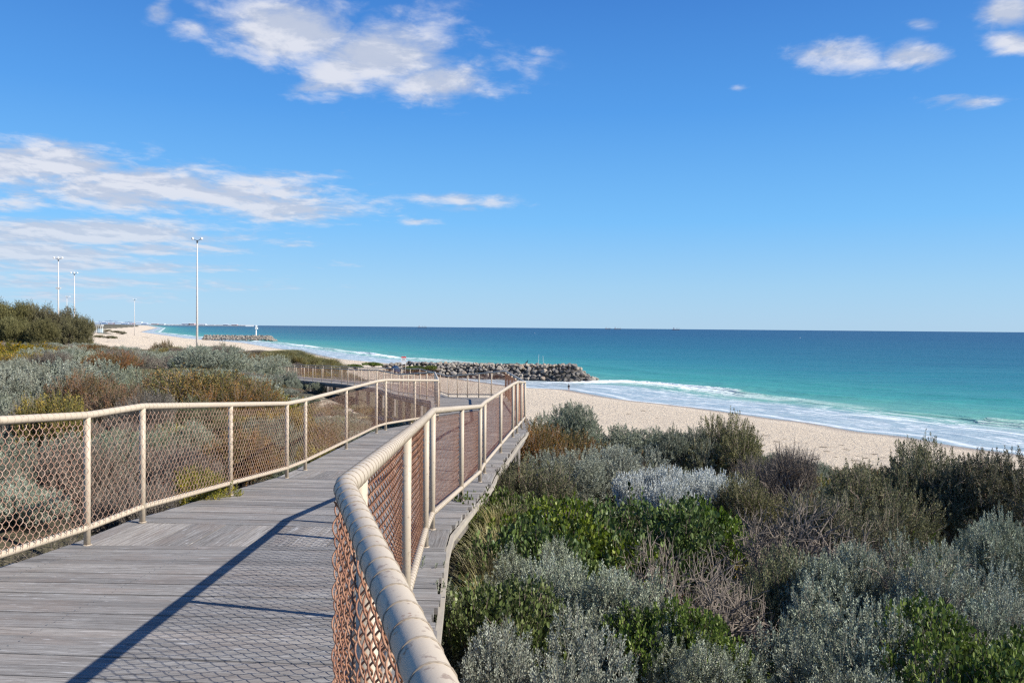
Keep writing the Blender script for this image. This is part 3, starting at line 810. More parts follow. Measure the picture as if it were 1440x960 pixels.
hand('silver', 870, 622, 14, 130, 'rounded silvery shrub behind the green mound, left of the sandy hollow', h=1.0, var=0)
hand('silver', 800, 628, 13, 110, 'silvery shrub directly right of the boardwalk piles', h=.9, var=2)
hand('grey', 905, 598, 20, 160, 'pale grey-green shrub on the crest beside the beach', h=1.1, var=1)
hand('grey', 965, 600, 19, 90, 'grey-green shrub on the crest left of the tall dark bush', h=1.0, var=2)
hand('rust', 800, 600, 19, 140, 'brown and green bush on the crest by the end of the handrail', h=1.3, var=0)
hand('grey', 790, 566, 24, 110, 'domed grey shrub on the crest by the end of the handrail', h=1.3, var=0)
hand('olive', 1022, 583, 19, 75, 'tall dark bush standing above the crest against the beach', h=1.4, var=2)
hand('mauve', 1090, 625, 15, 130, 'dry twiggy shrub on the crest right of the tall dark bush', h=1.1, var=0)
hand('olive', 1285, 618, 12.5, 75, 'upright sprig of olive bush rising above the crest at the right', h=1.2, var=2)
hand('olive', 1240, 655, 11.5, 160, 'dense olive bush on the crest below the upright sprig', h=1.2, var=0)
hand('olive', 1420, 632, 11.5, 150, 'olive bush on the crest at the right edge of the view', h=1.2, var=1)
hand('olive', 1340, 640, 12, 150, 'olive bush on the crest between the sprig and the right edge', h=1.1, var=0)
hand('olive', 742, 640, 12, 60, 'olive bush pressed against the boardwalk piles', h=1.1, var=2)
hand('green', 700, 690, 9.2, 80, 'green leafy plant growing up to the boardwalk edge beside the grass', h=.7, var=0)
hand('rust', 760, 592, 18, 80, 'brown-green bush touching the far end of the seaward handrail', h=1.4, var=1)
hand('olive', 1060, 668, 10.5, 130, 'speckled olive bush between the white shrubs and the bare branches', h=.95, var=1)
hand('olive', 1190, 690, 9.5, 150, 'wide olive bush behind the bare branches at the right', h=1.0, var=0)
hand('olive', 1080, 770, 6.4, 120, 'low olive bush between the two leafless tangles', h=.75, var=2)
# --- left side
hand('yellow', 78, 552, 15, 95, 'small yellow-flowering shrub behind the left fence', h=1.0, var=0)
hand('rust', 300, 517, 27, 190, 'big rust and green bush in front of the distant boardwalk run', h=2.0, var=0)
hand('rust', 230, 521, 28, 120, 'dark green and orange bush, left half of the big bush pair', h=1.9, var=1)
hand('rust', 365, 540, 26, 90, 'low brown-green bush at the seaward end of the big bush', h=1.3, var=0)
hand('silver', 55, 508, 27, 150, 'large silver-grey bush at the far left behind the fence', h=1.9, var=0)
hand('rust', 125, 520, 23, 110, 'orange-flecked bush behind the yellow shrub', h=1.5, var=1)
hand('mauve', 190, 545, 19, 100, 'dry mauve bush in front of the rust and green pair', h=1.2, var=0)
hand('silver', 20, 503, 34, 80, 'silver-grey bush cut by the left edge of the view', h=1.6, var=2)
hand('grey', 30, 600, 10, 260, 'soft grey-green shrub seen through the nearest fence mesh', h=1.0, var=0)
hand('mauve', 130, 610, 9.5, 160, 'dry grey-brown shrub seen through the mesh beside the second post', h=.9, var=1)
hand('mauve', 230, 620, 10, 170, 'dry mauve shrub pressed against the left fence', h=.9, var=1)
hand('rust', 340, 600, 14, 130, 'reddish shrub behind the middle of the left fence', h=1.0, var=0)
hand('yellow', 285, 655, 9.0, 110, 'low yellow-tinged plant just behind the left fence', h=.5, var=1)
hand('grey', 385, 585, 16, 80, 'grey shrub behind the kink of the left fence', h=.9, var=1)
hand('grey', 400, 522, 48, 50, 'grey-green bush at the near end of the distant boardwalk run', h=1.5, var=2)
hand('silver', 95, 505, 30, 130, 'mounded silver-grey bush right of the large one at the far left', h=1.9, var=1)
hand('grey', 5, 548, 18, 120, 'muted green bush at the left edge above the fence rail', h=1.2, var=2)
hand('rust', 165, 540, 20, 90, 'orange bush between the yellow shrub and the big rust and green bush', h=1.1, var=0)
hand('mauve', 30, 556, 16, 90, 'dry brown bush directly above the fence rail at the left', h=.9, var=0)
hand('grey', 180, 516, 36, 90, 'blue-grey bush just in front of the far boardwalk rail', h=1.6, var=1)
hand('olive', 270, 560, 21, 100, 'dark shaded bush at the foot of the big rust and green bush', h=1.0, var=2)
hand('rust', 335, 533, 25, 110, 'orange-brown bush leaning out of the big rust and green bush', h=1.7, var=1)
# far bushes on the left dune
for px, py, Y_, w_, k_, lb in [(290, 487, 95, 90, 'grey', 'dark blue-green bush on the dune behind the distant boardwalk run'),
    (350, 497, 88, 75, 'mauve', 'dry bush on the dune beside the grassy mound'), (245, 494, 105, 60, 'grey', 'grey bush left of the dark blue-green bush'),
    (90, 495, 100, 60, 'silver', 'pale bush in the dune thicket below the dark trees'), (62, 492, 105, 45, 'rust', 'olive and red bush in the dune thicket below the dark trees'),
    (160, 487, 120, 70, 'silver', 'silver-grey bush at the edge of the bare sand slope'), (120, 503, 80, 70, 'mauve', 'dry bush above the far boardwalk rail'),
    (225, 479, 150, 40, 'rust', 'green bush on the edge of the bare sand slope'), (320, 484, 118, 60, 'olive', 'olive bush at the foot of the tall light pole')]:
    hand(k_, px, py, Y_, w_, lb)
# --- fill
placed = list(HAND); NF = 0
CNT = {}; CAP = {'yellow': 90, 'grass': 40, 'green': 120}
def lim_z(x, y, table):
    px = 720 + x / y * F
    s = np.interp(px, [q[0] for q in table], [q[1] for q in table])
    return CZ - (s - yh(px)) / F * y
def ok(x, y, r, k=.62):
    for a, b, c in placed:
        if (a - x) ** 2 + (b - y) ** 2 < (k * (r + c)) ** 2: return False
    return True
def kind_right(x, y, rng):
    if y < 9 and x < 2.2: return rng.choice(['green', 'green', 'green', 'silver', 'twig'])
    if y < 9: return rng.choice(['silver', 'olive', 'twig', 'olive', 'mauve', 'green', 'grey', 'twig'])
    if x / y < .22: return rng.choice(['silver', 'grey', 'grey', 'silver', 'rust', 'green'])
    return rng.choice(['olive', 'olive', 'grey', 'grey', 'twig', 'mauve', 'rust'])
def kind_left(x, y, rng):
    if y < 16: return rng.choice(['grey', 'mauve', 'mauve', 'grey', 'silver', 'twig'])
    return rng.choice(['silver', 'grey', 'yellow', 'rust', 'mauve', 'rust', 'olive', 'olive'])
def fill(n, region, rfun, table, kindf, side, K=.62):
    global NF; K *= .86
    rng = RS(100 + n)
    for _ in range(n):
        x, y = region(rng)
        r = rfun(y, rng)
        pd, pz = path_dist(np.array([x]), np.array([y])); pd = float(pd[0]); pz = float(pz[0])
        g = tz(x, y); kind = kindf(x, y, rng)
        if CNT.get(kind, 0) > CAP.get(kind, 250): kind = min(['mauve', 'olive', 'silver', 'grey', 'rust', 'twig'], key=lambda q: CNT.get(q, 0))
        h = r * rng.uniform(.85, 1.25) * (1.15 if kind == 'olive' else .95)
        h = min(h, (lim_z(x, y, table) - g) * (rng.uniform(.62, 1.0) if side == 'left' else 1))
        if pd < 1.5 + r * .85:
            if pd < 1.45: continue
            h = min(h, pz - g + (0.05 if side == 'left' else -.15))
            if pd < 1.5 + r * .5: r = max(.3, (pd - 1.45) * 1.4)
        if side == 'left' and y > 15 and h < .35 and lim_z(x, y, table) - g > -.25: h = .35
        if h < .22 or not ok(x, y, r, K): continue
        if h < r * .5: r = max(.3, h * 1.8)
        zone = ('left of the boardwalk near the fence' if y < 22 else 'on the left dune') if side == 'left' else ('in the thicket right of the boardwalk' if y < 9 else 'on the seaward crest right of the boardwalk') if side == 'right' else side
        plant(kind, x, y, r, h, 'small %s %s' % (LOOK[kind], zone), '%s plants %s' % (UNITNAME[kind].replace('_', ' '), zone))
        placed.append((x, y, r)); NF += 1; CNT[kind] = CNT.get(kind, 0) + 1
fill(900, lambda g: (g.uniform(.6, 11) , g.uniform(1.8, 10)), lambda y, g: g.uniform(.36, .72), SIL_R, kind_right, 'right', .50)
fill(2600, lambda g: (lambda y: (g.uniform(.0, .68) * y + g.uniform(0, 2), y))(g.uniform(9, 34)), lambda y, g: g.uniform(.5, 1.1), SIL_R, kind_right, 'right', .50)
fill(700, lambda g: (g.uniform(-14, -3.6), g.uniform(3, 18)), lambda y, g: g.uniform(.4, .8), SIL_N, kind_left, 'left', .62)
fill(1600, lambda g: (lambda y: (-g.uniform(.12, .72) * y, y))(g.uniform(32, 62)), lambda y, g: g.uniform(1.0, 2.2), SIL_L1, kind_left, 'left', .60)
fill(700, lambda g: (lambda y: (-g.uniform(.12, .72) * y, y))(g.uniform(16, 32)), lambda y, g: g.uniform(.7, 1.4), SIL_M, kind_left, 'left', .62)
fill(1900, lambda g: (lambda y: (-g.uniform(.2, .72) * y, y))(g.uniform(58, 215)), lambda y, g: g.uniform(1.8, 4.0), SIL_L2, kind_left, 'left', .64)
fill(120, lambda g: (g.uniform(-9, -2.9), g.uniform(18, 52)), lambda y, g: g.uniform(.4, .8), SIL_L1, lambda x, y, g: g.choice(['grass', 'mauve', 'grey', 'rust']), 'left', .7)
# small plants pushing up through the bigger ones
rs_ = RS(321); sp_ = []; tries = 0
while len(sp_) < 210 and tries < 5000:
    tries += 1
    if rs_.uniform() < .6: x, y = rs_.uniform(.4, 8.5), rs_.uniform(3.6, 10)
    else: y = rs_.uniform(10, 22); x = y * rs_.uniform(.03, .66)
    pd, pz = path_dist(np.array([x]), np.array([y]))
    if float(pd[0]) < 2.0 or any((a - x) ** 2 + (b - y) ** 2 < (.035 * y + .18) ** 2 for a, b in sp_): continue
    g = tz(x, y); h = min(rs_.uniform(.9, 1.3) * (1 + y * .012), lim_z(x, y, SIL_R) - g)
    if h < .4: continue
    k_ = rs_.choice(['olive', 'olive', 'mauve', 'grey', 'green', 'silver', 'twig', 'rust', 'yellow'] if y > 6.5 or x > 2.5 else ['green', 'olive', 'mauve', 'olive', 'green', 'twig'])
    plant(k_, x, y, rs_.uniform(.22, .42), h, 'narrow %s pushing up between its neighbours right of the boardwalk' % LOOK[k_], '%s shoots among the right thicket' % UNITNAME[k_].replace('_', ' '))
    sp_.append((x, y)); CNT[k_] = CNT.get(k_, 0) + 1
# grassy mound
rg = RS(5); ng = 0
for _ in range(900):
    x, y = rg.normal(-27, 6), rg.normal(91, 5)
    px = 720 + x / y * F
    if not (372 < px < 486) or y < 80: continue
    if ng > 190: break
    s = rg.uniform(1.6, 2.6); h_ = min(.55 * s * .8, lim_z(x, y, [(380, 493), (440, 489), (465, 497), (484, 513), (490, 520)]) - tz(x, y))
    if h_ < .25: continue
    plant('grass', x, y, s * .5, h_, 'dune grass tussock on the sandy mound behind the distant boardwalk run', 'grass tussocks on the mound'); ng += 1
for px, py, Y_ in [(690, 742, 7.6), (706, 715, 8.4), (682, 775, 6.7), (712, 745, 7.2), (705, 775, 6.6), (722, 708, 8.8), (690, 805, 6.2)]:
    p = at(px, py, Y_); g = tz(p.x, p.y)
    plant('grass', p.x, p.y, .34, .5, 'straw green grass tussock growing beside the boardwalk edge', 'grass tussocks beside the boardwalk', p.z - .45)
for _ in range(26):
    x, y = rg.uniform(-9, -2.9), rg.uniform(24, 44)
    pd, _z = path_dist(np.array([x]), np.array([y]))
    if float(pd[0]) < 1.8: continue
    plant('grass', x, y, .6, .5, 'dry grass tussock on the sandy slope inside the bend of the boardwalk', 'grass tussocks inside the bend')
print('fill', NF, 'grass', ng)

# ---- trees at the far left
def tree(seed, R, H):
    rng = RS(seed)
    P, d = crown_points(rng, 3400, R, H * .92, 34, .6, .5); P[:, 2] -= (P[:, 2] < H * .3) * rng.uniform(0, 1, len(P)) * P[:, 2] * .8
    D = norm(d * .6 + np.array([0, 0, .55]) + rng.normal(size=d.shape) * .3)
    nl = 16; t = rng.uniform(0, 1, (len(P), nl))
    LP = P[:, None] + D[:, None] * (t * .75)[..., None] + rng.normal(size=(len(P), nl, 3)) * .09
    LD = D[:, None] + rng.normal(size=(len(P), nl, 3)) * .6
    m = MB(); leaves(m, rng, LP.reshape(-1, 3), LD.reshape(-1, 3), .30, .06, (rng.uniform(0, .6, (len(P), 1)) + rng.uniform(0, .4, (len(P), nl))).ravel())
    b = MB()
    b.tube([(0, 0, -.4), (.1, 0, H * .2), (-.1, .1, H * .4)], [.28, .22, .16], 8)
    ix = rng.choice(len(P), 60); T = P[ix]; A = np.tile([[0, 0, H * .18]], (60, 1)) + rng.normal(size=(60, 3)) * .1
    M = A * .5 + T * .5 + rng.normal(size=T.shape) * .25
    b.prisms(A, M, .11, .06, 4); b.prisms(M, T, .06, .02, 4)
    HT.append(float(np.percentile(LP[..., 2], 99.7))); return m, b
HT = []
tm = [(lambda mb_: (mb_[0].mesh('crown', LM['tree']), mb_[1].mesh('trunk', BARK)))(tree(s, 4.6, 6.4)) for s in (31, 32)]
for i, (px, top, Y_, sc, lb) in enumerate([(108, 446, 150, .62, 'smallest wind-shaped dark tree, at the seaward end of the clump'), (82, 436, 156, .85, 'dark spreading tree second from the seaward end of the clump'),
    (48, 430, 158, .95, 'dark dense tree in the middle of the clump below the left light pole'), (12, 427, 155, 1.0, 'broad dark tree at the left edge of the view'),
    (-30, 424, 160, 1.1, 'dark tree cut off by the left edge of the view'), (62, 450, 142, .6, 'low dark tree in front of the clump'), (22, 448, 143, .65, 'low dark tree in front of the broad one at the left edge'),
    (-70, 430, 155, 1.0, 'dark tree at the hidden left end of the clump')]):
    p = at(px, top, Y_); g = tz(p.x, p.y)
    E = empty('coastal_tree', (p.x, p.y, g), i * 1.3); hs = (p.z - g) / HT[i % 2]
    E.scale = (sc * 1.12, sc * 1.12, hs); tag(E, lb, 'tree', 'dark trees at the far left')
    link_mesh('crown', tm[i % 2][0], E); link_mesh('trunk', tm[i % 2][1], E)

# ------------------------------------------------------------------ rock groynes
def boulder_mesh(seed):
    rng = RS(seed)
    me = bpy.data.meshes.new('boulder')
    import bmesh
    bm = bmesh.new(); bmesh.ops.create_icosphere(bm, subdivisions=3, radius=1)
    planes = [(norm(rng.normal(size=3)), rng.uniform(.48, .80)) for _ in range(13)]
    sc = np.array([rng.uniform(.85, 1.25), rng.uniform(.8, 1.1), rng.uniform(.6, .85)])
    for v in bm.verts:
        p = np.array(v.co)
        for n_, d_ in planes:
            k = p.dot(n_)
            if k > d_: p = p - n_ * (k - d_)
        p = p * sc * (1 + .03 * math.sin(p[0] * 9 + seed) * math.sin(p[1] * 8 + p[2] * 7))
        v.co = p
    bm.to_mesh(me); bm.free(); me.materials.append(ROCK); return me
BM = [boulder_mesh(50 + i) for i in range(9)]
WETROCK = simple('wet_dark_rock', (.085, .075, .066), .6, .4, .5, 2, bump=.5)
BW_ = []
for q in BM:
    q2 = q.copy(); q2.materials.clear(); q2.materials.append(WETROCK); BW_.append(q2)
rr = RS(77)
G0, G1 = Vector((-36, 241, 0)), Vector((20.5, 219.5, 0))
gd = (G1 - G0).normalized(); gn = Vector((gd.y, -gd.x, 0))      # gn points towards the camera
LG = (G1 - G0).length
def crest_z(t): return np.interp(t, [0, .12, .5, .78, .93, 1.0], [2.9, 3.5, 3.7, 3.9, 4.1, .8])
cand = []
step = 1.12
for i in range(int(LG / step) + 3):
    t = i * step / LG
    for j in range(-6, 7):
        off = j * 1.08 + rr.uniform(-.3, .3); cz = float(crest_z(min(1, t)))
        half = 2.4; z = cz if abs(off) < half else cz - (abs(off) - half) * .8
        if t > .93: z = min(z, cz)
        p = G0 + gd * (i * step + rr.uniform(-.35, .35)) + gn * off
        g = max(-.3, tz(p.x, p.y))
        if z < g - .1: continue
        cand.append((-(off) , p, z, t))
cand.sort(key=lambda c: c[0])
front = cand[:300]
for k, (o_, p, z, t) in enumerate(front):
    wet_ = rr.uniform() < np.interp(t, [0, .75, .85, 1], [.06, .12, .45, .85]) or (z < 1.2 and t > .35 and rr.uniform() < .6)
    o = bpy.data.objects.new('boulder', (BW_ if wet_ else BM)[rr.randint(9)]); COL.objects.link(o)
    s = rr.uniform(.5, 1.05); o.scale = (s, s * rr.uniform(.8, 1.1), s * rr.uniform(.8, 1.05)); o.location = (p.x, p.y, z - .3 + rr.uniform(-.15, .35))
    o.rotation_euler = (rr.uniform(-.5, .5), rr.uniform(-.5, .5), rr.uniform(0, 6.28))
    tag(o, 'angular grey-brown boulder, one of the pile forming the near groyne', 'boulder', 'boulders of the near groyne')
m = MB()
def merged(lst, smin=.72, smax=1.12):
    m = MB()
    for p, z, s in lst:
        me = BM[rr.randint(9)]; V = np.zeros(len(me.vertices) * 3); me.vertices.foreach_get('co', V); V = V.reshape(-1, 3)
        Fc = np.zeros(len(me.polygons) * 3, int); me.polygons.foreach_get('vertices', Fc)
        a = rr.uniform(0, 6.28); R_ = np.array([[math.cos(a), -math.sin(a), 0], [math.sin(a), math.cos(a), 0], [0, 0, 1]])
        m.add((V * s) @ R_.T + np.array([p[0], p[1], z]), Fc.reshape(-1, 3), rr.uniform(0, 1))
    return m
def m_rock2():
    m, t, b = mat('granite_rubble')
    co = t.new('ShaderNodeTexCoord').outputs['Object']
    c = t.ramp(t.attr('tint'), [(0, (.13, .12, .11)), (.4, (.26, .235, .20)), (.75, (.36, .32, .26)), (1, (.27, .20, .15))])
    t.put(b.inputs['Base Color'], t.mix(t.math('MULTIPLY', t.noise(co, 2, 5), .5), c, (.10, .09, .08))); b.inputs['Roughness'].default_value = .9
    return m
R2 = m_rock2()
mm = merged([(p, z - .3, rr.uniform(.75, 1.1)) for o_, p, z, t in cand[300:]])
for k in range(44):
    t0, t1 = k / 44, (k + 1) / 44; P = []
    for zlo in (True, False):
        for t_, sg in ((t0, 1), (t1, 1), (t1, -1), (t0, -1)):
            cz_ = max(.3, float(crest_z(t_)) - 1.0); q = G0 + gd * (t_ * LG) + gn * sg * ((2.0 + cz_ / .8) if zlo else 1.6)
            P.append((q.x, q.y, -1.5 if zlo else cz_))
    mm.hexa(P, .02)
o = mm.build('boulder_pile', R2)
tag(o, 'back and crest of the near rock groyne, boulders piled too closely to count', 'boulders', kind='stuff')
far_l = []
H0, H1 = at(288, 480, 740), at(388, 480, 742)
for i in range(150):
    for j in range(7):
        t = i / 149; off = (j - 3) * 1.5; z = 4.2 * (1 - abs(off) / 7) * (1 if t < .93 else (1 - t) / .07)
        x = H0.x + (H1.x - H0.x) * t + rr.uniform(-.4, .4)
        far_l.append(((x, 740 + off + rr.uniform(-.5, .5), 0), z + rr.uniform(-.4, .4), rr.uniform(.9, 1.5)))
o = merged(far_l).build('boulder_pile', R2); tag(o, 'far low rock groyne carrying the white beacon', 'boulders', kind='stuff')
# scrub on the root of the near groyne
for px, py, Y_, w_ in [(500, 512, 232, 26), (525, 509, 236, 30), (588, 514, 232, 26), (606, 514, 230, 20), (575, 515, 230, 20)]:
    plant_px('green', px, py, Y_, w_, 'low green mat plant on the root of the near groyne', 'green plants on the groyne root', h=1.2)

# ------------------------------------------------------------------ lights, beacon, sign, hut, ships
def loc_obj(o, E): o.parent = E; return o
def light_pole(px, top, Y_, zb, n, dark_neck, label, mid=False):
    p = at(px, top, Y_); zb = tz(p.x, p.y); h = p.z - zb
    E = empty('floodlight_pole', (p.x, p.y, zb)); tag(E, label, 'light pole', 'floodlight poles by the beach')
    m = MB(); m.tube([(0, 0, -1), (0, 0, h * .5), (0, 0, h - .9)], [.38 if Y_ < 300 else .30, .26, .15], 12); m.build('pole', GALV, E, True)
    m = MB(); m.tube([(0, 0, h - 1.4), (0, 0, h - .5)], .24 if dark_neck else .2, 8)
    for s in (-1, 1): m.tube([(0, 0, h - .8), (s * .7, 0, h - .35), (s * 1.35, 0, h - .1)], .09, 6)
    m.build('bracket', DARK, E)
    xs = (-1.5, 1.5) if n == 2 else (-1.8, 0, 1.8)
    for x in xs:
        m = MB(); m.lathe([(0.05, .55), (.35, .5), (.62, .1), (.70, -.25), (.66, -.3), (.02, -.28)], (0, 0, 0), 14)
        o = m.build('lamp_head', WHITE, E, True); o.scale = (.62,) * 3; o.location = (x * .9, -.25, h); o.rotation_euler = (math.radians(62), 0, math.radians(-25))
    if mid:
        m = MB(); m.box((0, 0, 0), (1.9, .5, .45)); o = m.build('antenna_box', GALV, E); o.location = (0, 0, h - 12)
light_pole(277, 336, 250, 9.2, 2, True, 'tallest white floodlight pole with two lamp heads beside the far groyne')
light_pole(82, 363, 328, 10, 3, False, 'white floodlight pole at the left with three round lamps, above the dark trees', True)
light_pole(104.5, 384, 420, 10, 3, False, 'white floodlight pole just right of the three-lamp one, above the dark trees')
light_pole(189, 421, 766, 6.5, 2, False, 'farthest small floodlight pole standing on the beach')
p = at(94, 417, 300); E = empty('street_lamp', (p.x, p.y, 10)); tag(E, 'short flat-topped street lamp between the two left floodlight poles', 'street lamp')
m = MB(); m.tube([(0, 0, 0), (0, 0, p.z - 10)], [.14, .09], 8); m.build('pole', GALV, E, True)
m = MB(); m.box((.3, 0, p.z - 10), (1.7, .6, .22)); m.build('lamp_head', WHITE, E)
# beacon
p = at(360, 473, 740); E = empty('beacon', (p.x, 740, 3.2)); tag(E, 'white navigation beacon with a boxy lantern on the far groyne', 'beacon')
m = MB(); m.lathe([(.9, 0), (.6, .6), (.5, 7.4)], n=12); m.build('tower', WHITE, E, True)
m = MB(); m.box((.35, 0, 8.2), (2.1, 1.5, 1.7)); m.box((0, 0, 9.35), (1.1, 1.1, .6)); m.build('lantern_box', WHITE, E)
m = MB(); m.lathe([(.02, 10.9), (1.2, 10.4), (1.3, 10.1), (.02, 10.0)], n=12); m.tube([(0, 0, 9.6), (0, 0, 10.1)], .3, 8); m.build('cap', WHITE, E, True)
# sign
RED = simple('red_sign_paint', (.62, .05, .06), .5, .3, .05, 2)
p = at(568, 513, 226); E = empty('beach_sign', (p.x, p.y, p.z - .8)); tag(E, 'white warning sign with a red top band at the root of the near groyne', 'sign')
for x in (-.45, .45):
    m = MB(); m.tube([(x, 0, -1.5), (x, 0, 3.2)], .05, 8); m.build('post', GALV, E)
m = MB(); m.box((0, -.08, 2.4), (1.3, .05, 1.25)); bd = m.build('board', WHITE, E)
m = MB(); m.box((0, -.115, 2.86), (1.3, .03, .33)); m.build('red_band', RED, bd)
m = MB(); m.box((0, -.08, 1.3), (1.2, .05, .62)); m.build('lower_board', WHITE, E)
m = MB()
for k in range(4): m.box((0, -.112, 2.5 - k * .16), (.95 - .12 * (k % 2), .02, .035))
m.build('text_lines', DARK, bd)
# beach umbrella
NAVY = simple('navy_canvas', (.012, .035, .085), .7, .2, .2, 3)
p = at(553, 524, 217); gz = tz(p.x, p.y); E = empty('beach_umbrella', (p.x, p.y, gz)); tag(E, 'navy blue beach umbrella tilted over on the sand before the groyne', 'umbrella')
E.rotation_euler = (math.radians(14), math.radians(24), 0); E.scale = (1.05,) * 3
m = MB(); m.tube([(0, 0, -.4), (0, 0, 2.5)], .03, 8); m.build('pole', WHITE, E)
m = MB(); a = np.arange(16) * 2 * np.pi / 16
prof = [(.02, 2.75), (.5, 2.62), (.95, 2.28), (1.25, 1.75), (1.22, 1.74), (.9, 2.24), (.48, 2.56), (.02, 2.7)]; m.lathe(prof, n=16); m.build('canopy', NAVY, E)
m = MB(); m.lathe([(.04, .3), (.30, 1.0), (.42, 1.5), (.34, 1.55), (.03, .8)], n=10); m.build('hanging_flap', NAVY, E)
# beach hut at the foot of the trees
p = at(140, 468, 350); E = empty('beach_hut', (p.x, p.y, p.z)); tag(E, 'small pale lifeguard hut with a flat roof beside the dark trees', 'hut'); E.scale = (.55, .55, .75)
m = MB(); m.box((0, 0, 4.15), (4.6, 4, .35)); m.build('roof', WHITE, E)
for x in (-1.6, 1.6):
    for y in (-1.5, 1.5): m = MB(); m.box((x, y, 2.0), (.25, .25, 4.0)); m.build('post', WHITE, E)
m = MB(); m.box((.2, .6, 1.1), (3.4, 2, 2.2)); m.build('cabin', simple('pale_blue_cladding', (.42, .52, .56), .6), E)
m = MB()
for k in range(9): m.box((-4.6 + k * .45, -1.8, .55), (.08, .08, 1.1))
m.box((-2.8, -1.8, 1.12), (3.9, .1, .08)); m.build('railing', WHITE, E)
# bare-sand scrub strips on the far dunes
for px, py, Y_, w_ in [(140, 471, 330, 14), (152, 472, 325, 16), (160, 473, 320, 12), (165, 465, 420, 20), (172, 467, 410, 14), (150, 463.5, 450, 14)]:
    plant_px('olive', px, py, Y_, w_, 'low dark scrub strip on the bare sand slope', 'scrub strips on the bare sand', h=1.0)

# ships, buoys, far coast
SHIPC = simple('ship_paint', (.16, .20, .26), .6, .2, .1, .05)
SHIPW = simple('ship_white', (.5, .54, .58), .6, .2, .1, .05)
def ship(px, Y_, L, hh, label):
    x = (px - 720) / F * Y_
    E = empty('cargo_ship', (x, Y_, 0)); tag(E, label, 'ship', 'ships on the horizon')
    m = MB(); P = [(-L/2, -10, 0), (L/2 - 14, -10, 0), (L/2 - 14, 10, 0), (-L/2, 10, 0), (-L/2 - 3, -12, hh), (L/2, -12, hh), (L/2, 12, hh), (-L/2 - 3, 12, hh)]
    m.hexa(P); m.build('hull', SHIPC, E)
    m = MB(); m.box((-L * .33, 0, hh + 9), (L * .14, 20, 18)); m.box((-L * .33, 0, hh + 20), (L * .05, 8, 7)); m.build('bridge', SHIPW, E)
    for k in (0.0, .18, .34):
        m = MB(); m.tube([(L * k, 0, hh), (L * k, 0, hh + 17)], 1.6, 6); m.build('crane_mast', SHIPC, E)
ship(594, 11000, 130, 10, 'faint cargo ship on the horizon, leftmost, above the near groyne')
ship(855, 10500, 75, 8, 'small cargo ship on the horizon, the left one of the close pair')
ship(868.5, 10000, 90, 10, 'cargo ship on the horizon, the right one of the close pair')
ship(951, 10000, 95, 11, 'cargo ship on the horizon, the rightmost one')
for px, py, lb in [(1125, 476, 'small white buoy far out at sea on the right'), (752, 469, 'small white buoy far out at sea above the groyne')]:
    Y_ = CZ * F / (py - yh(px)); x = (px - 720) / F * Y_
    E = empty('buoy', (x, Y_, 0)); tag(E, lb, 'buoy')
    m = MB(); m.lathe([(.02, -.5), (1.0, -.3), (1.1, .4), (.5, .9), (.25, 2.6), (.02, 2.7)], n=10); E.scale = (.6,) * 3; m.build('float', WHITE, E, True)
    m = MB(); m.tube([(0, 0, 2.4), (0, 0, 4.0)], .12, 6); m.box((0, 0, 4.1), (.6, .6, .5)); m.build('top_mark', WHITE, E)
COAST = simple('hazy_coast', (.34, .37, .40), .9, .1, .2, .01)  # pale bluish grey with the distance haze painted in
m = MB(); rc = RS(9); Yc = 9000
xs = np.linspace((100 - 720) / F * Yc, (345 - 720) / F * Yc, 160)
for a, b in zip(xs[:-1], xs[1:]):
    h1 = 9 + rc.uniform(0, 5) + (14 if a < (170 - 720) / F * Yc else 0)
    m.hexa([(a, Yc, -1), (b, Yc, -1), (b, Yc + 300, -1), (a, Yc + 300, -1), (a, Yc, h1), (b, Yc, h1), (b, Yc + 300, h1 + 6), (a, Yc + 300, h1 + 6)])
o = m.build('far_coast', COAST); tag(o, kind='structure')
CRC = simple('hazy_crane', (.30, .36, .46), .9, .1, .1, .01); SHED = simple('hazy_shed', (.62, .64, .66), .9, .1, .1, .01); REDH = simple('hazy_red', (.5, .33, .33), .9, .1, .1, .01)  # harbour colours also have the haze mixed into them
for i, (px, hgt) in enumerate([(141, 38), (150, 44), (156, 48), (163, 42), (178, 34), (183, 36)]):
    x = (px - 720) / F * (Yc - 150)
    E = empty('harbour_crane', (x, Yc - 150, 10)); tag(E, 'distant harbour crane, number %s from the left on the hazy far shore' % ['one', 'two', 'three', 'four', 'five', 'six'][i], 'crane', 'harbour cranes on the far shore')
    for dx in (-9, 9):
        m = MB(); m.box((dx, 0, hgt * .4), (3, 8, hgt * .8)); m.build('leg', CRC, E)
    m = MB(); m.box((4, 0, hgt * .8), (52, 6, 4)); m.box((-6, 0, hgt * .9), (3, 3, hgt * .3)); m.build('boom', CRC, E)
for i, (px, w_, h_) in enumerate([(138, 50, 16), (147, 60, 20), (158, 80, 15), (167, 70, 18), (176, 60, 14), (186, 50, 16), (196, 60, 24), (204, 50, 15), (218, 70, 10), (228, 60, 9), (262, 90, 12), (270, 60, 15), (285, 70, 10), (318, 50, 8), (330, 60, 8)]):
    x = (px - 720) / F * (Yc - 60)
    E = empty('warehouse', (x, Yc - 60, 12)); tag(E, 'tiny pale harbour building on the hazy far shore', 'building', 'harbour buildings on the far shore')
    m = MB(); m.box((0, 0, h_ / 2), (w_, 40, h_)); m.build('wall', [SHED, CRC, REDH][i % 3], E)
    m = MB(); m.hexa([(-w_/2-2, -22, h_), (w_/2+2, -22, h_), (w_/2+2, 22, h_), (-w_/2-2, 22, h_), (-w_/2-2, -2, h_+4), (w_/2+2, -2, h_+4), (w_/2+2, 2, h_+4), (-w_/2-2, 2, h_+4)]); m.build('roof', SHED, E)

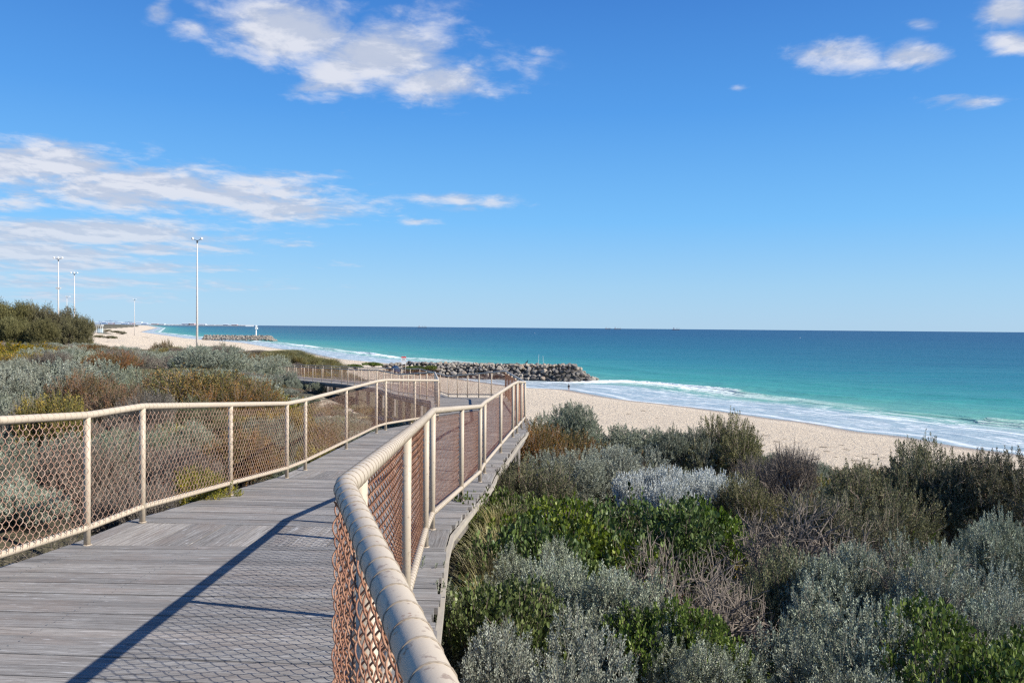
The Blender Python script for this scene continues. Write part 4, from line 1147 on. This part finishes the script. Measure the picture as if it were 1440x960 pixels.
# seaweed on the beach
WEED = simple('dry_seaweed', (.07, .05, .035), .9, .1, .5, 6)
def weed_mesh(seed):
    rng = RS(seed); m = MB(); n = 260
    A = rng.normal(size=(n, 3)) * np.array([.5, .28, .05]); A[:, 2] = np.abs(A[:, 2])
    m.prisms(A, A + rng.normal(size=(n, 3)) * np.array([.35, .25, .06]), .03, .02, 4); return m.mesh('seaweed', WEED)
WM = [weed_mesh(s) for s in (1, 2, 3)]
for px, py in [(1178, 643), (1192, 632), (1160, 628), (1142, 640), (1165, 635), (1220, 644), (1245, 644), (1105, 617), (1125, 622), (1080, 612), (885, 582), (905, 577), (868, 578), (1150, 646), (1205, 648),
               (640, 549), (648, 547), (1208, 640), (1232, 638), (1095, 622), (925, 588), (1060, 604), (1185, 625), (1130, 632)]:
    H_ = CZ - 1.3; Y_ = H_ * F / (py - yh(px)); x = (px - 720) / F * Y_; Y_ = (CZ - tz(x, Y_)) * F / (py - yh(px)); x = (px - 720) / F * Y_
    o = bpy.data.objects.new('seaweed_clump', WM[rr.randint(3)]); COL.objects.link(o); s = rr.uniform(.10, .26)
    o.location = (x, Y_, tz(x, Y_)); o.scale = (s * 1.4, s, s); o.rotation_euler = (0, 0, rr.uniform(-.5, .5))
    tag(o, 'dark dried seaweed clump on the beach sand', 'seaweed', 'seaweed clumps on the beach')

# ------------------------------------------------------------------ person wading, bird, poles
def skinned(name, pts, edges, radii, root, material, parent=None, sub=2):
    me = bpy.data.meshes.new(name); me.from_pydata(pts, edges, []); me.update()
    o = bpy.data.objects.new(name, me); COL.objects.link(o)
    md = o.modifiers.new('skin', 'SKIN'); md.use_smooth_shade = True
    sk = me.skin_vertices[0].data if me.skin_vertices else None
    if sk is None:
        bpy.context.view_layer.objects.active = o
        sk = me.skin_vertices[0].data
    for v, r in zip(sk, radii): v.radius = (r, r) if np.isscalar(r) else r
    sk[root].use_root = True
    o.modifiers.new('sub', 'SUBSURF').render_levels = sub; o.modifiers['sub'].levels = sub
    dg = bpy.context.evaluated_depsgraph_get(); ev = o.evaluated_get(dg)
    me2 = bpy.data.meshes.new_from_object(ev); o.modifiers.clear(); o.data = me2
    me2.materials.clear(); me2.materials.append(material)
    for p_ in me2.polygons: p_.use_smooth = True
    if parent: o.parent = parent
    return o
SKIN = simple('skin', (.42, .26, .19), .6, .3, .1, 10, bump=0); CLOTH = simple('dark_clothing', (.012, .014, .022), .85, .1, .2, 10); HAIR = simple('dark_hair', (.02, .015, .012), .7, .2, .2, 20)
SHORTS = simple('grey_shorts', (.12, .13, .15), .85, .1, .2, 10)
p = at(800.5, 550, 1); Yp = (CZ - .15) * F / (550 - yh(800.5)); xp = (800.5 - 720) / F * Yp
try:
    gp = tz(xp, Yp)
    body_pts = [(0,0,.88),(0,-.01,1.08),(0,-.02,1.30),(0,0,1.40),(0,.03,1.50),(0,.03,1.62),(0,.03,1.70),
        (-.17,0,1.36),(-.23,.05,1.12),(-.20,.20,.95),(-.18,.27,.90),(.17,0,1.36),(.24,.03,1.12),(.22,.15,.92),(.21,.21,.87),
        (-.09,0,.84),(-.11,.03,.48),(-.12,0,.10),(-.12,.12,.03),(.09,0,.84),(.12,-.02,.48),(.13,-.06,.10),(.13,.06,.03)]
    body_e = [(0,1),(1,2),(2,3),(3,4),(4,5),(5,6),(2,7),(7,8),(8,9),(9,10),(2,11),(11,12),(12,13),(13,14),(0,15),(15,16),(16,17),(17,18),(0,19),(19,20),(20,21),(21,22)]
    rad = [.13,(.13,.10),(.15,.10),.07,.055,.095,.075,.06,.045,.035,.03,.06,.045,.035,.03,.09,.065,.042,.035,.09,.065,.042,.035]
    B = skinned('person', body_pts, body_e, rad, 0, SKIN)
    B.location = (xp, Yp, gp); B.scale = (.93,) * 3; B.rotation_euler = (0, 0, .5)
    tag(B, 'person in dark clothes standing at the water edge with their back to the camera', 'person')
    sp = [(0,0,.86),(0,-.01,1.08),(0,-.02,1.30),(0,0,1.42),(-.18,0,1.36),(-.235,.05,1.12),(-.21,.17,.98),(.18,0,1.36),(.245,.03,1.12),(.225,.13,.96)]
    skinned('jacket', sp, [(0,1),(1,2),(2,3),(2,4),(4,5),(5,6),(2,7),(7,8),(8,9)], [(.17,.14),(.165,.135),(.175,.125),.08,.075,.06,.05,.075,.06,.05], 0, CLOTH, B)
    skinned('shorts', [(0,0,.92),(-.09,0,.82),(-.11,.02,.56),(.09,0,.82),(.115,-.01,.56)], [(0,1),(1,2),(0,3),(3,4)], [.15,.105,.09,.105,.09], 0, SHORTS, B)
    m = MB(); m.lathe([(.01, .115), (.07, .10), (.108, .04), (.112, -.03), (.085, -.09), (.05, -.11)], n=14); o = m.build('hair', HAIR, B, True); o.location = (0, .015, 1.66)
    bx = at(740.8, 514, 232)
    bird = skinned('bird', [(0,0,0),(.18,0,.10),(.33,0,.30),(.36,0,.55),(.40,0,.66),(.55,0,.64),(-.25,0,-.08),(-.55,0,-.20)], [(0,1),(1,2),(2,3),(3,4),(4,5),(0,6),(6,7)], [.19,.17,.10,.06,.075,.015,.13,.04], 0, CLOTH)
    bird.location = (bx.x, bx.y, 4.25); bird.scale = (1.0,) * 3; bird.rotation_euler = (0, 0, .6)
    tag(bird, 'dark seabird perched on the crest of the near groyne', 'bird')
except Exception as ex:
    print('SKIN FAILED', ex); raise
for px, h_ in [(757, 2.9), (764, 2.6)]:
    b_ = at(px, 508, 233); m = MB(); m.tube([(0, 0, 0), (.05, 0, h_ * .5), (.0, 0, h_)], [.05, .04, .025], 6)
    o = m.build('fishing_rod', WHITE); o.location = (b_.x, b_.y, 3.6); o.rotation_euler = (0, .06 if px < 760 else -.03, 0)
    tag(o, 'thin pale rod propped upright on the near groyne, the %s of two' % ('left' if px < 760 else 'right'), 'fishing rod')

# ------------------------------------------------------------------ camera
cam = bpy.data.cameras.new('camera'); co = bpy.data.objects.new('camera', cam); COL.objects.link(co)
cam.sensor_width = 36; cam.lens = F / 1440 * 36; cam.clip_start = .05; cam.clip_end = 120000
co.matrix_world = Matrix.Translation((0, 0, CZ)) @ Matrix.Rotation(math.radians(90 - .965), 4, 'X') @ Matrix.Rotation(math.radians(.5025), 4, 'Z')
scene.camera = co

# ------------------------------------------------------------------ light
sv = Vector((1.30, -.415, 1.0)).normalized()
elev = math.asin(sv.z); az = math.atan2(sv.x, sv.y)
L = bpy.data.lights.new('sun', 'SUN'); L.energy = 4.6; L.angle = math.radians(.4); L.color = (1, .955, .87)
lo = bpy.data.objects.new('sun', L); COL.objects.link(lo); lo.rotation_euler = sv.to_track_quat('Z', 'Y').to_euler()
w = bpy.data.worlds.new('World'); scene.world = w; w.use_nodes = True
t = NT(w.node_tree); bg = w.node_tree.nodes['Background']; out = w.node_tree.nodes['World Output']
sky = t.new('ShaderNodeTexSky', sky_type='NISHITA', sun_disc=False, sun_elevation=elev, sun_rotation=az, altitude=0, air_density=1.0, dust_density=.2, ozone_density=2)
EXPO = .75
dirn = t.new('ShaderNodeTexCoord').outputs['Generated']
sx = t.new('ShaderNodeSeparateXYZ'); t.l.new(dirn, sx.inputs[0]); x_, y_, z_ = sx.outputs
k_ = 1 / .105 / 2 ** EXPO
def sc_(c): return tuple(q for q in c)
grad = t.ramp(z_, [(0, (.34, .59, .85)), (.05, (.28, .57, .88)), (.125, (.145, .49, .95)), (.25, (.060, .32, .83)), (.37, (.031, .205, .66)), (.7, (.018, .11, .42)), (1, (.012, .08, .34))])
gs = t.new('ShaderNodeVectorMath', operation='SCALE'); t.l.new(grad, gs.inputs[0]); gs.inputs['Scale'].default_value = k_
skyc = t.mix(.86, sky.outputs[0], gs.outputs[0])
t.l.new(skyc, bg.inputs['Color']); bg.inputs['Strength'].default_value = .105
# clouds as a function of world direction
yy = t.math('MAXIMUM', y_, .05); U = t.math('DIVIDE', x_, yy); V = t.math('DIVIDE', z_, yy)
CL = [(405,42,88,44,1.0),(350,30,60,28,.7),(545,78,95,46,.9),(470,110,60,30,.75),(620,118,85,24,.9),(690,95,60,18,.5),(760,74,26,7,.35),(225,18,20,15,.6),(268,44,30,15,.55),
      (50,234,135,30,.95),(190,264,145,28,.95),(330,274,125,24,.9),(400,292,115,18,.9),(15,290,60,9,.65),(120,328,200,18,1.0),(40,356,140,15,1.0),(200,350,130,10,.75),(130,374,190,10,.75),(60,396,170,10,.7),(250,400,200,9,.5),(100,418,170,8,.55),(440,372,70,6,.35),
      (650,284,75,11,.62),(578,313,34,5,.5),(415,344,36,5,.5),(480,240,14,4,.4),(500,312,20,8,.35),(1172,82,58,20,.78),(1280,82,42,14,.75),(1285,35,28,7,.5),(1408,18,36,20,.85),(1420,64,34,16,.75),(1355,143,66,11,.6),(1035,126,12,5,.35),(90,50,40,12,.2)]
dens = None
for px, py, a, b, s in CL:
    du = t.math('MULTIPLY', t.math('SUBTRACT', U, (px - 720) / F), F / (a * 1.25)); dv = t.math('MULTIPLY', t.math('SUBTRACT', V, (yh(px) - py) / F), F / (b * 1.35))
    q = t.math('ADD', t.math('MULTIPLY', du, du), t.math('MULTIPLY', dv, dv))
    g = t.math('MULTIPLY', t.math('EXPONENT', t.math('MULTIPLY', q, -1.0)), s)
    dens = g if dens is None else t.math('MAXIMUM', dens, g)
pv = t.math('DIVIDE', 1.0, t.math('ADD', t.math('MAXIMUM', V, 0.0), .15)); cuv = t.new('ShaderNodeCombineXYZ'); t.put(cuv.inputs[0], t.math('MULTIPLY', U, pv)); t.put(cuv.inputs[1], t.math('MULTIPLY', pv, 1.1))
def cn(scale, det, loc=(0, 0, 0), dist=.0): return t.noise(t.map(cuv.outputs[0], (1, 1, 1), loc), scale, det, .6, dist)
n1 = cn(3.4, 10, dist=.3); n2 = cn(11, 8, (3, 1, 0), .35)
nn = t.math('ADD', t.math('MULTIPLY', n1, .6), t.math('MULTIPLY', n2, .4))
den = t.math('ADD', dens, t.math('MULTIPLY', t.math('SUBTRACT', nn, .5), 2.0))
alpha = t.range(den, .22, .86, 0, 1, True)
alpha = t.math('MULTIPLY', alpha, t.math('MULTIPLY', t.range(dens, .04, .22), t.range(y_, .05, .15)))
# shading: compare density with a point shifted towards the sun
nsh = cn(3.4, 10, (-.05, .07, 0), .3)
sh = t.range(t.math('ADD', t.math('SUBTRACT', n1, nsh), t.math('MULTIPLY', t.math('SUBTRACT', n2, .5), .12)), -.05, .06, 0, 1)
thick = t.range(den, .6, 1.5, 0, 1)
cc = t.mix(sh, (.52, .58, .72), (.76, .78, .86))
cc = t.mix(t.math('MULTIPLY', thick, .25), cc, (.88, .89, .92))
low = t.range(V, .03, .17, .62, 0)
cc = t.mix(low, cc, (.52, .66, .84))
bg2 = t.new('ShaderNodeBackground'); t.l.new(cc, bg2.inputs['Color']); bg2.inputs['Strength'].default_value = .60
mx = t.new('ShaderNodeMixShader'); t.put(mx.inputs[0], t.math('MULTIPLY', alpha, .93)); t.l.new(bg.outputs[0], mx.inputs[1]); t.l.new(bg2.outputs[0], mx.inputs[2])
t.l.new(mx.outputs[0], out.inputs['Surface'])

vs = scene.view_settings
scene.display_settings.display_device = 'sRGB'; vs.view_transform = 'Standard'; vs.look = 'None'; vs.exposure = EXPO; vs.gamma = 1; vs.use_curve_mapping = False
scene.render.engine = 'CYCLES'
cy = scene.cycles; cy.max_bounces = 6; cy.diffuse_bounces = 3; cy.glossy_bounces = 2; cy.transmission_bounces = 3; cy.transparent_max_bounces = 4
cy.use_denoising = False; cy.use_adaptive_sampling = False; cy.sample_clamp_indirect = 4; cy.sample_clamp_direct = 12; cy.pixel_filter_type = 'BLACKMAN_HARRIS'; cy.filter_width = 1.35
